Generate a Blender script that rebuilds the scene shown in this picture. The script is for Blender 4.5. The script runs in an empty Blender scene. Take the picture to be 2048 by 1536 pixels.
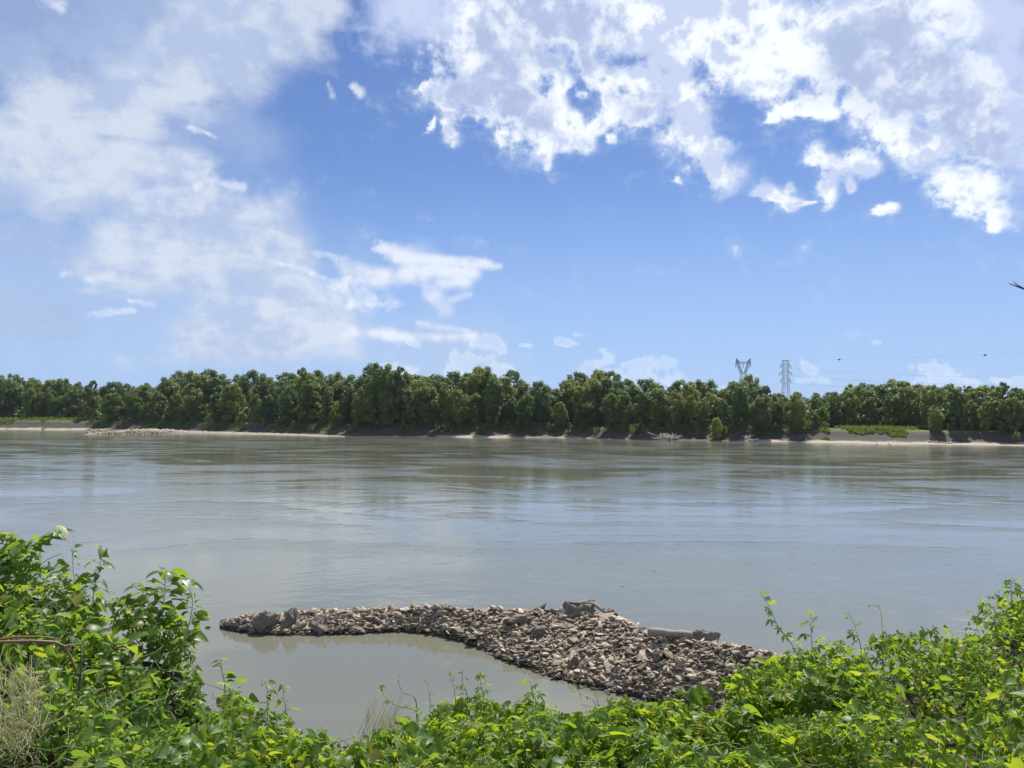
import bpy, bmesh, math, random
import numpy as np
from mathutils import Vector, Matrix, noise as mnoise

R = math.radians
random.seed(7)
rng = np.random.default_rng(11)
scene = bpy.context.scene
col = scene.collection

# ------------------------------------------------------------------ camera
F = 1539.0                       # focal length in pixels of the 2048-wide frame
CAM_Z = 7.0
PITCH = math.atan(72 / F)
ROLL = R(0.5)
fwd = Vector((0, math.cos(PITCH), math.sin(PITCH)))
up0 = Vector((0, -math.sin(PITCH), math.cos(PITCH)))
right0 = Vector((1, 0, 0))
right = right0 * math.cos(ROLL) + up0 * math.sin(ROLL)
up = up0 * math.cos(ROLL) - right0 * math.sin(ROLL)
CAM = Vector((0, 0, CAM_Z))
cam_data = bpy.data.cameras.new('camera')
cam = bpy.data.objects.new('camera', cam_data)
col.objects.link(cam)
cam.matrix_world = Matrix(((right.x, up.x, -fwd.x, CAM.x), (right.y, up.y, -fwd.y, CAM.y),
                           (right.z, up.z, -fwd.z, CAM.z), (0, 0, 0, 1)))
cam_data.sensor_width = 36
cam_data.lens = 36 * F / 2048
cam_data.clip_start = 0.05
cam_data.clip_end = 20000
scene.camera = cam

SUN_AZ, SUN_EL = R(22), R(58)
SUN_DIR = Vector((math.sin(SUN_AZ) * math.cos(SUN_EL), math.cos(SUN_AZ) * math.cos(SUN_EL), math.sin(SUN_EL)))


def ray(px, py):
    return (fwd + right * ((px - 1024) / F) - up * ((py - 768) / F)).normalized()


def on_z(px, py, z=0.0):
    """point on the level z seen in that direction"""
    d = ray(px, py)
    return CAM + d * ((z - CAM_Z) / d.z)


def at_dist(px, py, r):
    """point at horizontal distance r in that direction"""
    d = ray(px, py)
    return CAM + d * (r / math.hypot(d.x, d.y))


def azel(px, py):
    d = ray(px, py)
    return math.atan2(d.x, d.y), math.asin(d.z)


# ------------------------------------------------------------------ sky
world = bpy.data.worlds.new('World')
scene.world = world
world.use_nodes = True
WT = world.node_tree
WT.nodes.clear()


class X:
    """a value socket with arithmetic"""
    nt = None

    def __init__(self, s): self.s = s

    @staticmethod
    def m(op, *a, clamp=False):
        n = X.nt.nodes.new('ShaderNodeMath'); n.operation = op; n.use_clamp = clamp
        for i, v in enumerate(a):
            if isinstance(v, X): X.nt.links.new(v.s, n.inputs[i])
            else: n.inputs[i].default_value = v
        return X(n.outputs[0])
    def __add__(s, o): return X.m('ADD', s, o)
    def __radd__(s, o): return X.m('ADD', s, o)
    def __sub__(s, o): return X.m('SUBTRACT', s, o)
    def __rsub__(s, o): return X.m('SUBTRACT', o, s)
    def __mul__(s, o): return X.m('MULTIPLY', s, o)
    def __rmul__(s, o): return X.m('MULTIPLY', s, o)


def smooth(x, a, b):
    n = X.nt.nodes.new('ShaderNodeMapRange'); n.interpolation_type = 'SMOOTHSTEP'
    X.nt.links.new(x.s, n.inputs[0]); n.inputs[1].default_value = a; n.inputs[2].default_value = b
    return X(n.outputs[0])


def vec(op, a, b=None, out=0):
    n = X.nt.nodes.new('ShaderNodeVectorMath'); n.operation = op
    for i, v in enumerate((a, b)):
        if v is None: continue
        if isinstance(v, X): X.nt.links.new(v.s, n.inputs[i])
        elif op == 'SCALE' and i == 1: n.inputs['Scale'].default_value = v
        else: n.inputs[i].default_value = v
    return X(n.outputs[out])


def vscale(a, k):
    n = X.nt.nodes.new('ShaderNodeVectorMath'); n.operation = 'SCALE'
    X.nt.links.new(a.s, n.inputs[0])
    if isinstance(k, X): X.nt.links.new(k.s, n.inputs['Scale'])
    else: n.inputs['Scale'].default_value = k
    return X(n.outputs[0])


def noise(v, scale, detail=4, rough=0.5, color=False, dist=0.0, lac=2.0):
    n = X.nt.nodes.new('ShaderNodeTexNoise')
    X.nt.links.new(v.s, n.inputs['Vector'])
    n.inputs['Scale'].default_value = scale; n.inputs['Detail'].default_value = detail
    n.inputs['Roughness'].default_value = rough; n.inputs['Distortion'].default_value = dist
    n.inputs['Lacunarity'].default_value = lac
    return X(n.outputs['Color' if color else 'Fac'])


def mix(f, a, b):
    n = X.nt.nodes.new('ShaderNodeMix'); n.data_type = 'RGBA'
    for k, v in ((0, f), (6, a), (7, b)):
        if isinstance(v, X): X.nt.links.new(v.s, n.inputs[k])
        elif k == 0: n.inputs[k].default_value = v
        else: n.inputs[k].default_value = (*v, 1)
    return X(n.outputs[2])


def combine(x, y, z=0.0):
    n = X.nt.nodes.new('ShaderNodeCombineXYZ')
    for i, v in enumerate((x, y, z)):
        if isinstance(v, X): X.nt.links.new(v.s, n.inputs[i])
        else: n.inputs[i].default_value = v
    return X(n.outputs[0])


X.nt = WT
tc = WT.nodes.new('ShaderNodeTexCoord')
DIR = X(tc.outputs['Generated'])
sep = WT.nodes.new('ShaderNodeSeparateXYZ'); WT.links.new(DIR.s, sep.inputs[0])
dx, dy, dz = (X(o) for o in sep.outputs)
AZ = X.m('ARCTAN2', dx, dy)
EL = X.m('ARCSINE', dz)
P = combine(AZ, EL)
sky = WT.nodes.new('ShaderNodeTexSky')
sky.sky_type = 'NISHITA'; sky.sun_disc = False
sky.sun_elevation = SUN_EL; sky.sun_rotation = SUN_AZ
sky.altitude = 200; sky.air_density = 1.0; sky.dust_density = 0.3; sky.ozone_density = 2.0
SKY_STRENGTH = 0.075


AZ0, AZ1, EL0, EL1 = -0.66, 0.66, -0.02, 0.56
GA = np.linspace(AZ0, AZ1, 257); GE = np.linspace(EL0, EL1, 193)


def field(segments):
    """1 at a segment's axis, 0 at its radius, falling off beyond: over the az/el grid"""
    A, E = np.meshgrid(GA, GE, indexing='ij')
    out = np.full(A.shape, -1.2)
    for x0, y0, x1, y1, r in segments:
        a = azel(x0, y0); b = azel(x1, y1)
        ba = np.array([b[0] - a[0], b[1] - a[1]]); l2 = max(ba @ ba, 1e-9)
        h = np.clip(((A - a[0]) * ba[0] + (E - a[1]) * ba[1]) / l2, 0, 1)
        d = np.hypot((A - a[0] - ba[0] * h) * np.cos(E), E - a[1] - ba[1] * h)
        v = 1 - d * F / r
        v = np.where(v > 0, v, np.maximum(v * 0.8, -1.2))
        k = np.clip(0.5 + 0.5 * (out - v) / 0.16, 0, 1)
        out = v + (out - v) * k + 0.16 * k * (1 - k)
    return out


def curve_node(fac, cols):
    n = X.nt.nodes.new('ShaderNodeRGBCurve')
    mp = n.mapping; mp.use_clip = False
    for ch in range(3):
        c = mp.curves[ch]; y = cols[ch]; xs = np.linspace(0, 1, len(y))
        c.points[0].location = (0, float(y[0])); c.points[1].location = (1, float(y[-1]))
        for px_, py_ in zip(xs[1:-1], y[1:-1]): c.points.new(float(px_), float(py_))
        for p_ in c.points: p_.handle_type = 'VECTOR'
    mp.update()
    X.nt.links.new(fac.s, n.inputs['Color'])
    return X(n.outputs[0])


LAST = None


def after(pt, x):
    """pt, worked out only once x is known (keeps the shader's working set small)"""
    if x is None: return pt
    n = X.nt.nodes.new('ShaderNodeVectorMath'); n.operation = 'MULTIPLY_ADD'
    X.nt.links.new(x.s, n.inputs[0]); n.inputs[1].default_value = (1e-9, 1e-9, 1e-9)
    X.nt.links.new(pt.s, n.inputs[2])
    return X(n.outputs[0])


def field_node(u, v, segments, rank):
    """the field as a short sum of products of curves in azimuth and elevation"""
    f = field(segments) + 1.2
    U, S, Vt = np.linalg.svd(f, full_matrices=False)
    res = -1.2
    global LAST
    for k in range(0, rank, 3):
        if k % 6 == 0: u = after(u, LAST); v = after(v, LAST)
        w = np.sqrt(S[k:k + 3])
        cu = curve_node(u, (U[:, k:k + 3] * w).T); cv = curve_node(v, (Vt[k:k + 3] * w[:, None]))
        d = vec('DOT_PRODUCT', cu, cv, 1)
        res = d + res
        LAST = res
    return res


def unit_coords(p):
    n = X.nt.nodes.new('ShaderNodeSeparateXYZ'); X.nt.links.new(p.s, n.inputs[0])
    a = X.m('MULTIPLY_ADD', X(n.outputs[0]), 1 / (AZ1 - AZ0), -AZ0 / (AZ1 - AZ0), clamp=True)
    e = X.m('MULTIPLY_ADD', X(n.outputs[1]), 1 / (EL1 - EL0), -EL0 / (EL1 - EL0), clamp=True)
    return combine(a, a, a), combine(e, e, e)


def build_sky():
    fbm = noise(DIR, 12.0, 7, 0.62)
    # the same field a little nearer the sun: where it is denser there, this side is in shade
    fbms = noise(vec('ADD', DIR, (0.010, -0.012, 0.022)), 12.0, 4, 0.58)
    low = noise(DIR, 5.0, 2, 0.5)
    low2 = noise(vec('ADD', DIR, (3.31, 0.12, 0.5)), 4.0, 2, 0.5)
    hi = noise(DIR, 45.0, 5, 0.62)
    hi2 = noise(vec('MULTIPLY', vec('ADD', DIR, (0.4, 1.7, 0.3)), (1.0, 1.0, 2.6)), 16.0, 5, 0.62)
    wbig = combine(low - 0.5, low2 - 0.5); wfine = combine(hi - 0.5, hi2 - 0.5)
    us, vs_ = unit_coords(vec('ADD', P, vec('ADD', vscale(wbig, 0.05), vscale(wfine, 0.035))))
    uc, vc = unit_coords(vec('ADD', P, vec('ADD', vscale(wbig, 0.008), vscale(wfine, 0.026))))
    ul, vl = unit_coords(vec('ADD', P, vscale(wfine, 0.016)))
    n0 = fbm - 0.5; nh = hi - 0.5; nl = low - 0.5; n2 = hi2 - 0.5
    shade = fbms - fbm
    base = mix(smooth(EL, 0.34, 0.0) * 0.85, tinted, (4.4, 6.4, 10.3))

    # ---- high thin veil
    veil = field_node(us, vs_, [(-100, 40, 330, 40, 230), (-100, 330, 300, 300, 230), (60, 560, 560, 600, 230),
                                (300, 230, 480, 280, 120), (560, 680, 960, 710, 130), (800, 10, 900, 20, 90)], 12)
    veil = smooth(veil + 1.2 * n0, 0.0, 0.9) * X.m('MULTIPLY_ADD', low, 0.9, 0.15)
    c = mix(veil * 0.8, base, (5.6, 6.8, 9.3))
    # ---- soft layered anvil cloud
    anv = field_node(us, vs_, [(569, 30, 640, 0, 30), (480, 50, 569, 64, 52), (520, 89, 520, 92, 28), (360, 124, 470, 99, 64), (247, 165, 386, 163, 38),
                               (60, 208, 238, 198, 48), (173, 238, 267, 238, 30), (-40, 277, 124, 262, 50), (-40, 320, 50, 317, 32),
                               (89, 376, 238, 346, 46), (223, 317, 386, 346, 28), (238, 411, 396, 396, 30), (310, 440, 544, 460, 46),
                               (396, 485, 592, 497, 38), (223, 495, 396, 520, 46), (173, 534, 297, 544, 28), (386, 554, 445, 569, 26),
                               (430, 618, 643, 618, 32), (396, 668, 668, 658, 44), (544, 544, 643, 594, 32), (420, 0, 560, -40, 60)], 24)
    dens = anv + 1.3 * n0 + 1.3 * n2 + 0.4 * nl + 0.6 * nh + 0.32
    a = smooth(dens, -0.42, 0.75)
    tone = smooth(shade * 0.9 + 0.9 * n2 + 0.6 * nl + 0.35 * nh, -0.17, 0.15)
    body = mix(tone, (8.1, 8.8, 10.0), (5.5, 6.6, 9.0))
    c = mix(a * 0.82, c, body)
    # ---- grey-blue scud in front of it
    hol = field_node(us, vs_, [(-60, 371, 50, 390, 36), (89, 413, 218, 411, 20), (267, 440, 351, 440, 14), (-50, 600, 110, 640, 60),
                               (-40, 110, 240, 80, 70), (300, 110, 260, 60, 50), (-40, 460, 120, 480, 40)], 12)
    c = mix(smooth(hol + 2.4 * n0 + 1.4 * nh, 0.0, 0.7) * 0.5, c, (4.5, 5.8, 8.6))
    # ---- the small anvils over the trees
    an2 = field_node(ul, vl, [(629, 505, 688, 519, 10), (681, 525, 722, 549, 20), (705, 560, 824, 553, 21), (756, 495, 800, 508, 11),
                              (800, 515, 876, 522, 23), (824, 543, 944, 546, 25), (893, 525, 978, 529, 17), (985, 536, 1000, 535, 10),
                              (876, 566, 934, 566, 18), (900, 600, 937, 587, 11), (868, 590, 893, 620, 24), (838, 648, 935, 663, 9),
                              (688, 668, 944, 674, 16)], 21)
    c = mix(smooth(an2 + 1.8 * n0 + 1.0 * nh, -0.2, 1.0) * 0.8, c, mix(smooth(shade + 0.4 * n2, -0.1, 0.12), (10.2, 10.6, 11.2), (7.2, 8.2, 10.2)))
    # ---- bright shreds
    tail = field_node(ul, vl, [(561, 529, 619, 543, 7), (619, 543, 670, 566, 10), (665, 575, 722, 587, 19), (705, 601, 773, 607, 18),
                               (773, 607, 807, 607, 8), (400, 370, 432, 362, 14), (450, 370, 485, 374, 10), (190, 628, 270, 622, 8), (262, 604, 305, 608, 7),
                               (135, 545, 180, 558, 7), (385, 255, 435, 278, 6), (85, 0, 120, 8, 14), (702, 178, 720, 188, 8),
                               (655, 172, 668, 190, 5)], 24)
    td = tail + 3.4 * n0 + 3.8 * nh
    c = mix(smooth(td, -0.2, 1.3) * 0.7, c, mix(smooth(shade + 0.4 * nh, -0.05, 0.12), (10.6, 11.0, 11.5), (7.6, 8.6, 10.4)))
    # ---- pale towers low over the horizon
    low_c = field_node(ul, vl, [(958, 681, 988, 677, 14), (992, 678, 1005, 702, 11), (913, 714, 978, 722, 15), (900, 748, 1020, 745, 22), (1115, 684, 1155, 690, 8),
                                (1150, 671, 1180, 670, 4), (1045, 690, 1062, 691, 5), (1160, 735, 1210, 725, 16), (1202, 700, 1216, 714, 12),
                                (1250, 732, 1345, 728, 16), (1330, 716, 1340, 725, 9), (1170, 757, 1350, 757, 24), (1608, 732, 1622, 745, 11), (1598, 758, 1655, 764, 7),
                                (1850, 738, 1880, 743, 15), (1835, 762, 1945, 768, 12), (1995, 756, 2050, 768, 11), (760, 742, 830, 737, 14),
                                (822, 682, 838, 690, 10), (1360, 780, 1500, 785, 14), (1748, 684, 1762, 688, 5)], 24)
    ld = low_c + 2.2 * n0 + 3.4 * nh
    c = mix(smooth(ld, -0.05, 0.6) * 0.42, c, mix(smooth(ld + 3.0 * shade, 0.1, 0.9), (10.0, 10.8, 11.8), (7.6, 9.0, 11.2)))
    # ---- soft grey-violet cloud behind the bright cumulus
    gs = field_node(us, vs_, [(1960, 20, 2120, 20, 80), (2020, 120, 2120, 330, 90), (1678, 0, 1843, 10, 55), (1033, 40, 1170, 60, 75), (800, 0, 930, 20, 70)], 12)
    c = mix(smooth(gs + 1.6 * n0, -0.25, 0.8) * 0.8, c, mix(smooth(shade + 0.4 * nl, -0.1, 0.12), (7.4, 8.3, 10.8), (5.5, 6.6, 9.8)))
    # ---- bright broken cumulus
    cum = field_node(uc, vc, [(955, 25, 979, 117, 42), (947, 129, 1049, 129, 52), (908, 184, 1033, 195, 46), (979, 203, 1096, 250, 48), (889, 187, 900, 190, 26),
                              (1040, 30, 1160, 50, 60), (1104, 129, 1127, 164, 28), (1105, 215, 1115, 218, 28), (1158, 117, 1190, 145, 20), (1158, 191, 1168, 191, 9),
                              (1221, 164, 1307, 156, 36), (1229, 211, 1307, 219, 38), (1209, 168, 1225, 227, 17), (1150, 234, 1158, 273, 17), (1162, 273, 1236, 230, 18),
                              (1092, 281, 1174, 285, 23), (1092, 305, 1092, 332, 8), (1215, 277, 1228, 277, 9), (1252, 242, 1275, 240, 12),
                              (1338, 117, 1358, 188, 36), (1354, 188, 1393, 250, 36), (1385, 250, 1424, 320, 34), (1424, 320, 1448, 352, 28), (1470, 342, 1480, 345, 8),
                              (1268, 59, 1370, 78, 62), (1260, 15, 1557, 15, 68), (1307, 120, 1312, 126, 30), (1443, 110, 1557, 122, 36), (1502, 156, 1560, 160, 24),
                              (889, 250, 908, 270, 14), (866, 232, 862, 258, 7), (1002, 266, 1012, 268, 11), (948, 234, 955, 236, 11), (848, 172, 860, 166, 8),
                              (1558, 79, 1637, 63, 46), (1602, 32, 1615, 47, 34), (1419, 32, 1542, 38, 46), (1685, 57, 1748, 47, 36), (1748, 57, 1843, 95, 32), (1843, 95, 1881, 127, 28),
                              (1653, 127, 1811, 142, 60), (1748, 190, 1859, 190, 50), (1577, 218, 1663, 228, 13), (1540, 237, 1550, 237, 7), (1640, 202, 1650, 205, 14), (1691, 206, 1695, 206, 16), (1773, 222, 1778, 222, 18),
                              (1795, 253, 1827, 300, 36), (1764, 269, 1768, 271, 11), (1843, 310, 1884, 285, 28), (1875, 190, 1922, 152, 30), (1922, 202, 1985, 285, 46), (1954, 300, 2001, 310, 28),
                              (1875, 342, 1938, 354, 28), (1906, 380, 1970, 373, 27), (1938, 408, 1985, 421, 20), (1980, 445, 1988, 455, 9), (1905, 411, 1915, 409, 7), (1859, 0, 1906, 40, 28),
                              (1634, 316, 1685, 342, 18), (1704, 323, 1742, 335, 17), (1663, 354, 1653, 396, 14), (1697, 358, 1710, 377, 7), (1527, 383, 1590, 408, 15), (1575, 380, 1580, 382, 9), (1590, 411, 1628, 411, 6),
                              (1756, 415, 1792, 411, 5), (1352, 355, 1358, 362, 7), (1500, 100, 1700, 100, 40)], 36)
    cd = cum + 2.4 * n0 + 2.7 * nh
    ca = smooth(cd, -0.3, 0.65)
    c = mix(smooth(cd + 2.0 * n2, -0.9, 0.5) * 0.32, c, (8.8, 9.8, 11.6))
    grey_at = field_node(uc, vc, [(950, 195, 1060, 215, 62), (1030, 60, 1160, 60, 90), (1260, 215, 1310, 215, 34), (1700, 130, 1850, 190, 76),
                                  (1990, 40, 2090, 300, 80), (1690, 0, 1800, 10, 46), (1930, 250, 1960, 320, 26)], 12)
    g = smooth(cd, 0.1, 0.8) * smooth(grey_at + 1.6 * n0 + 2.0 * shade, -0.2, 0.55)
    lit = mix(smooth(2.2 * shade + 0.6 * nh + 0.17 * cd, -0.02, 0.30), (10.9, 11.4, 11.7), (6.7, 7.7, 10.2))
    c = mix(ca * 0.95, c, mix(g * 0.88, lit, mix(smooth(shade + 0.4 * nh, -0.1, 0.12), (6.9, 7.8, 10.1), (4.7, 5.7, 8.4))))

    # ---- beyond the picture the same broken cloud carries on
    off = X.m('MAXIMUM', smooth(X.m('ABSOLUTE', AZ), 0.61, 0.66), smooth(EL, 0.52, 0.56))
    n_ = noise(DIR, 2.2, 6, 0.55)
    cc = smooth(n_, 0.46, 0.66)
    rest = mix(cc * 0.9, base, mix(smooth(n_, 0.58, 0.72), (11.0, 11.6, 12.2), (7.2, 8.0, 9.8)))
    sh = []
    for colr in (c, rest):
        bg = WT.nodes.new('ShaderNodeBackground'); bg.inputs['Strength'].default_value = SKY_STRENGTH
        WT.links.new(colr.s, bg.inputs['Color']); sh.append(bg)
    ms = WT.nodes.new('ShaderNodeMixShader')
    WT.links.new(off.s, ms.inputs[0]); WT.links.new(sh[0].outputs[0], ms.inputs[1]); WT.links.new(sh[1].outputs[0], ms.inputs[2])
    out = WT.nodes.new('ShaderNodeOutputWorld')
    WT.links.new(ms.outputs[0], out.inputs['Surface'])


tinted = vec('MULTIPLY', X(sky.outputs[0]), (0.80, 0.92, 1.20))
build_sky()

sun_data = bpy.data.lights.new('sun', 'SUN')
sun_data.energy = 5.0
sun_data.angle = R(0.53)
sun_data.color = (1.0, 0.95, 0.87)
sun = bpy.data.objects.new('sun', sun_data)
col.objects.link(sun)
sun.rotation_euler = (-SUN_DIR).to_track_quat('-Z', 'Y').to_euler()
sun.location = (0, 0, 60)

vs = scene.view_settings
vs.view_transform = 'Standard'; vs.look = 'None'; vs.gamma = 1.0; vs.exposure = 0.28
vs.use_curve_mapping = False
scene.cycles.max_bounces = 6
scene.cycles.diffuse_bounces = 3
scene.cycles.glossy_bounces = 3
scene.cycles.transmission_bounces = 4
scene.cycles.transparent_max_bounces = 4
scene.cycles.use_denoising = True


# ------------------------------------------------------------------ helpers
def mat(name):
    m = bpy.data.materials.new(name); m.use_nodes = True
    X.nt = m.node_tree
    b = m.node_tree.nodes['Principled BSDF']
    return m, b


def tcoord(kind='Object'):
    n = X.nt.nodes.new('ShaderNodeTexCoord'); return X(n.outputs[kind])


def position():
    n = X.nt.nodes.new('ShaderNodeNewGeometry'); return X(n.outputs['Position'])


def attr(name, out='Fac'):
    n = X.nt.nodes.new('ShaderNodeAttribute'); n.attribute_name = name; return X(n.outputs[out])


def obj_random():
    n = X.nt.nodes.new('ShaderNodeObjectInfo'); return X(n.outputs['Random'])


def ramp(x, stops):
    n = X.nt.nodes.new('ShaderNodeValToRGB')
    X.nt.links.new(x.s, n.inputs[0])
    e = n.color_ramp.elements
    while len(e) < len(stops): e.new(0.5)
    for el, (p, c) in zip(e, stops): el.position = p; el.color = (*c, 1)
    return X(n.outputs[0])


def setc(b, key, x): X.nt.links.new(x.s, b.inputs[key])


def bump(b, h, strength, dist):
    n = X.nt.nodes.new('ShaderNodeBump')
    n.inputs['Strength'].default_value = strength; n.inputs['Distance'].default_value = dist
    X.nt.links.new(h.s, n.inputs['Height'])
    X.nt.links.new(n.outputs[0], b.inputs['Normal'])
    return n


def sepxyz(v):
    n = X.nt.nodes.new('ShaderNodeSeparateXYZ'); X.nt.links.new(v.s, n.inputs[0])
    return [X(o) for o in n.outputs]


def arr_mesh(name, verts, tris, tint=None, smooth_faces=False):
    """mesh from numpy arrays of vertices and triangles; tint: a value per vertex"""
    me = bpy.data.meshes.new(name)
    verts = np.asarray(verts, dtype=np.float32); tris = np.asarray(tris, dtype=np.int32)
    me.vertices.add(len(verts)); me.vertices.foreach_set('co', verts.ravel())
    nt = len(tris)
    me.loops.add(nt * 3); me.loops.foreach_set('vertex_index', tris.ravel())
    me.polygons.add(nt)
    me.polygons.foreach_set('loop_start', np.arange(0, nt * 3, 3, dtype=np.int32))
    me.polygons.foreach_set('loop_total', np.full(nt, 3, dtype=np.int32))
    if smooth_faces: me.polygons.foreach_set('use_smooth', np.ones(nt, dtype=bool))
    if tint is not None:
        a = me.attributes.new('tint', 'FLOAT', 'POINT')
        a.data.foreach_set('value', np.asarray(tint, dtype=np.float32))
    me.update(); me.validate()
    return me


def link(name, me, m=None, parent=None, loc=None):
    o = bpy.data.objects.new(name, me); col.objects.link(o)
    if m is not None and me is not None and not me.materials: me.materials.append(m)
    if parent is not None: o.parent = parent
    if loc is not None: o.location = loc
    return o


def tag(o, label=None, cat=None, group=None, kind=None):
    if label: o['label'] = label
    if cat: o['category'] = cat
    if group: o['group'] = group
    if kind: o['kind'] = kind
    return o


def empty(name, loc=(0, 0, 0)):
    o = bpy.data.objects.new(name, None); col.objects.link(o); o.location = loc
    o.empty_display_size = 0.1
    return o


class Geo:
    """collects vertices and triangles"""
    def __init__(self): self.v = []; self.t = []; self.tint = []; self.n = 0

    def add(self, v, t, tint=0.5):
        v = np.asarray(v, dtype=np.float32); t = np.asarray(t, dtype=np.int32)
        self.v.append(v); self.t.append(t + self.n); self.n += len(v)
        self.tint.append(np.full(len(v), tint, dtype=np.float32) if np.isscalar(tint) else np.asarray(tint))

    def tube(self, pts, radii, k=6, tint=0.5, caps=True):
        pts = [Vector(p) for p in pts]
        V = []; T = []
        ref = Vector((0.31, 0.17, 0.93))
        for i, p in enumerate(pts):
            a = pts[max(i - 1, 0)]; b = pts[min(i + 1, len(pts) - 1)]
            d = (b - a).normalized()
            u = d.cross(ref)
            if u.length < 1e-3: u = d.cross(Vector((1, 0, 0)))
            u.normalize(); w = d.cross(u)
            for j in range(k):
                an = 2 * math.pi * j / k
                V.append(p + (u * math.cos(an) + w * math.sin(an)) * radii[i])
        for i in range(len(pts) - 1):
            for j in range(k):
                a = i * k + j; b = i * k + (j + 1) % k
                T += [(a, b, b + k), (a, b + k, a + k)]
        if caps:
            for base, s in ((0, -1), ((len(pts) - 1) * k, 1)):
                for j in range(1, k - 1):
                    T.append((base, base + j, base + j + 1) if s > 0 else (base, base + j + 1, base + j))
        self.add([tuple(v) for v in V], T, tint)

    def mesh(self, name, smooth_faces=False):
        return arr_mesh(name, np.concatenate(self.v), np.concatenate(self.t), np.concatenate(self.tint), smooth_faces)


def interp(x, table, k=1):
    xs = [t[0] for t in table]
    return float(np.interp(x, xs, [t[k] for t in table]))


def fnoise(x, y, z=0.0, s=1.0):
    return mnoise.noise(Vector((x * s, y * s, z)))


# ------------------------------------------------------------------ materials
def water_mat():
    m, b = mat('river_water')
    p = position()
    st = vec('MULTIPLY', p, (0.8, 1.0, 1.0))
    far = vec('MULTIPLY', p, (0.65, 1.0, 1.0))
    patches = smooth(noise(vec('MULTIPLY', p, (0.03, 0.055, 1.0)), 1.0, 5, 0.62, dist=1.8), 0.42, 0.60)
    swirl = noise(far, 0.16, 4, 0.55, dist=1.2)
    mid = noise(st, 0.9, 4, 0.6, dist=0.4)
    small = noise(st, 4.5, 3, 0.6)
    calm = smooth(vec('LENGTH', vec('MULTIPLY', vec('SUBTRACT', p, (-2.5, 17.5, 0)), (0.11, 0.16, 1)), None, 1), 0.6, 1.15)
    amp = X.m('MULTIPLY_ADD', patches, 1.1, 0.2) * X.m('MULTIPLY_ADD', calm, 0.88, 0.12)
    spark = smooth(noise(vec('MULTIPLY', p, (0.7, 1.0, 1.0)), 2.6, 2, 0.5), 0.70, 0.78) * patches * calm
    h = swirl * 0.075 * calm + amp * (mid * 0.05 + small * 0.013) + spark * 0.10
    bump(b, h, 1.0, 0.55)
    silt = mix(noise(vec('MULTIPLY', p, (0.015, 0.05, 1)), 1.0, 4, 0.6), (0.13, 0.133, 0.098), (0.18, 0.182, 0.14))
    setc(b, 'Base Color', silt)
    setc(b, 'Roughness', X.m('MULTIPLY_ADD', patches, 0.10, 0.05))
    b.inputs['IOR'].default_value = 1.33
    return m


def far_bank_mat():
    m, b = mat('far_bank_soil')
    p = position(); x, y, z = sepxyz(p)
    n1 = noise(p, 0.25, 6, 0.6); n2 = noise(vec('MULTIPLY', p, (0.05, 0.3, 1.2)), 1.0, 5, 0.6)
    sand = mix(n1, (0.26, 0.21, 0.155), (0.44, 0.38, 0.29))
    mud = mix(n2, (0.03, 0.027, 0.022), (0.085, 0.072, 0.055))
    grass = mix(n1, (0.06, 0.09, 0.02), (0.11, 0.15, 0.04))
    zz = z + 1.6 * (n2 - 0.5)
    sandy = attr('tint')
    c = mix(X.m('MULTIPLY', smooth(zz + 2.2 * (n1 - 0.5), 0.95, 0.45), smooth(sandy + 1.2 * (n2 - 0.5), 0.35, 0.6)), mud, sand)
    c = mix(smooth(zz, 3.4, 4.3), c, grass)
    setc(b, 'Base Color', c); b.inputs['Roughness'].default_value = 0.9
    bump(b, n1, 0.8, 0.5)
    return m


def sand_mat():
    m, b = mat('pale_sand'); p = position()
    n1 = noise(p, 0.4, 6, 0.65)
    setc(b, 'Base Color', mix(n1, (0.22, 0.18, 0.135), (0.46, 0.40, 0.31)))
    b.inputs['Roughness'].default_value = 0.9
    bump(b, n1, 0.8, 0.4)
    return m


def near_soil_mat():
    m, b = mat('dark_bank_soil'); p = position()
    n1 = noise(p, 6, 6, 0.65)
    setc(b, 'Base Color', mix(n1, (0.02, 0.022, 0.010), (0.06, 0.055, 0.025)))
    b.inputs['Roughness'].default_value = 0.95
    bump(b, n1, 1.0, 0.1)
    return m


def gravel_mat():
    m, b = mat('spit_gravel'); p = position(); x, y, z = sepxyz(p)
    n1 = noise(p, 9, 8, 0.7); n2 = noise(p, 1.0, 4, 0.6)
    c = mix(n1, (0.16, 0.135, 0.105), (0.46, 0.39, 0.31))
    wet = smooth(z + 0.12 * (n2 - 0.5), 0.04, 0.14)
    setc(b, 'Base Color', mix(wet, (0.06, 0.05, 0.035), c))
    b.inputs['Roughness'].default_value = 0.85
    bump(b, n1, 1.0, 0.12)
    return m


def stone_mat():
    m, b = mat('limestone'); p = position(); x, y, z = sepxyz(p)
    t = X.m('FRACT', attr('tint') + obj_random())
    n1 = noise(p, 14, 6, 0.65); n2 = noise(p, 3.0, 4, 0.6)
    base = ramp(t, [(0.0, (0.13, 0.105, 0.08)), (0.3, (0.38, 0.30, 0.205)), (0.6, (0.50, 0.40, 0.28)), (0.85, (0.60, 0.50, 0.375)), (1.0, (0.70, 0.62, 0.50))])
    c = mix(smooth(n1, 0.35, 0.7), vscale(base, 0.62), base)
    c = mix(smooth(n2, 0.55, 0.72) * 0.5, c, (0.10, 0.085, 0.07))
    wet = smooth(z + 0.16 * (n2 - 0.5), 0.05, 0.22)
    c = mix(wet, vscale(c, 0.35), c)
    setc(b, 'Base Color', c); b.inputs['Roughness'].default_value = 0.8
    bump(b, n1, 0.7, 0.05)
    return m


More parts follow.
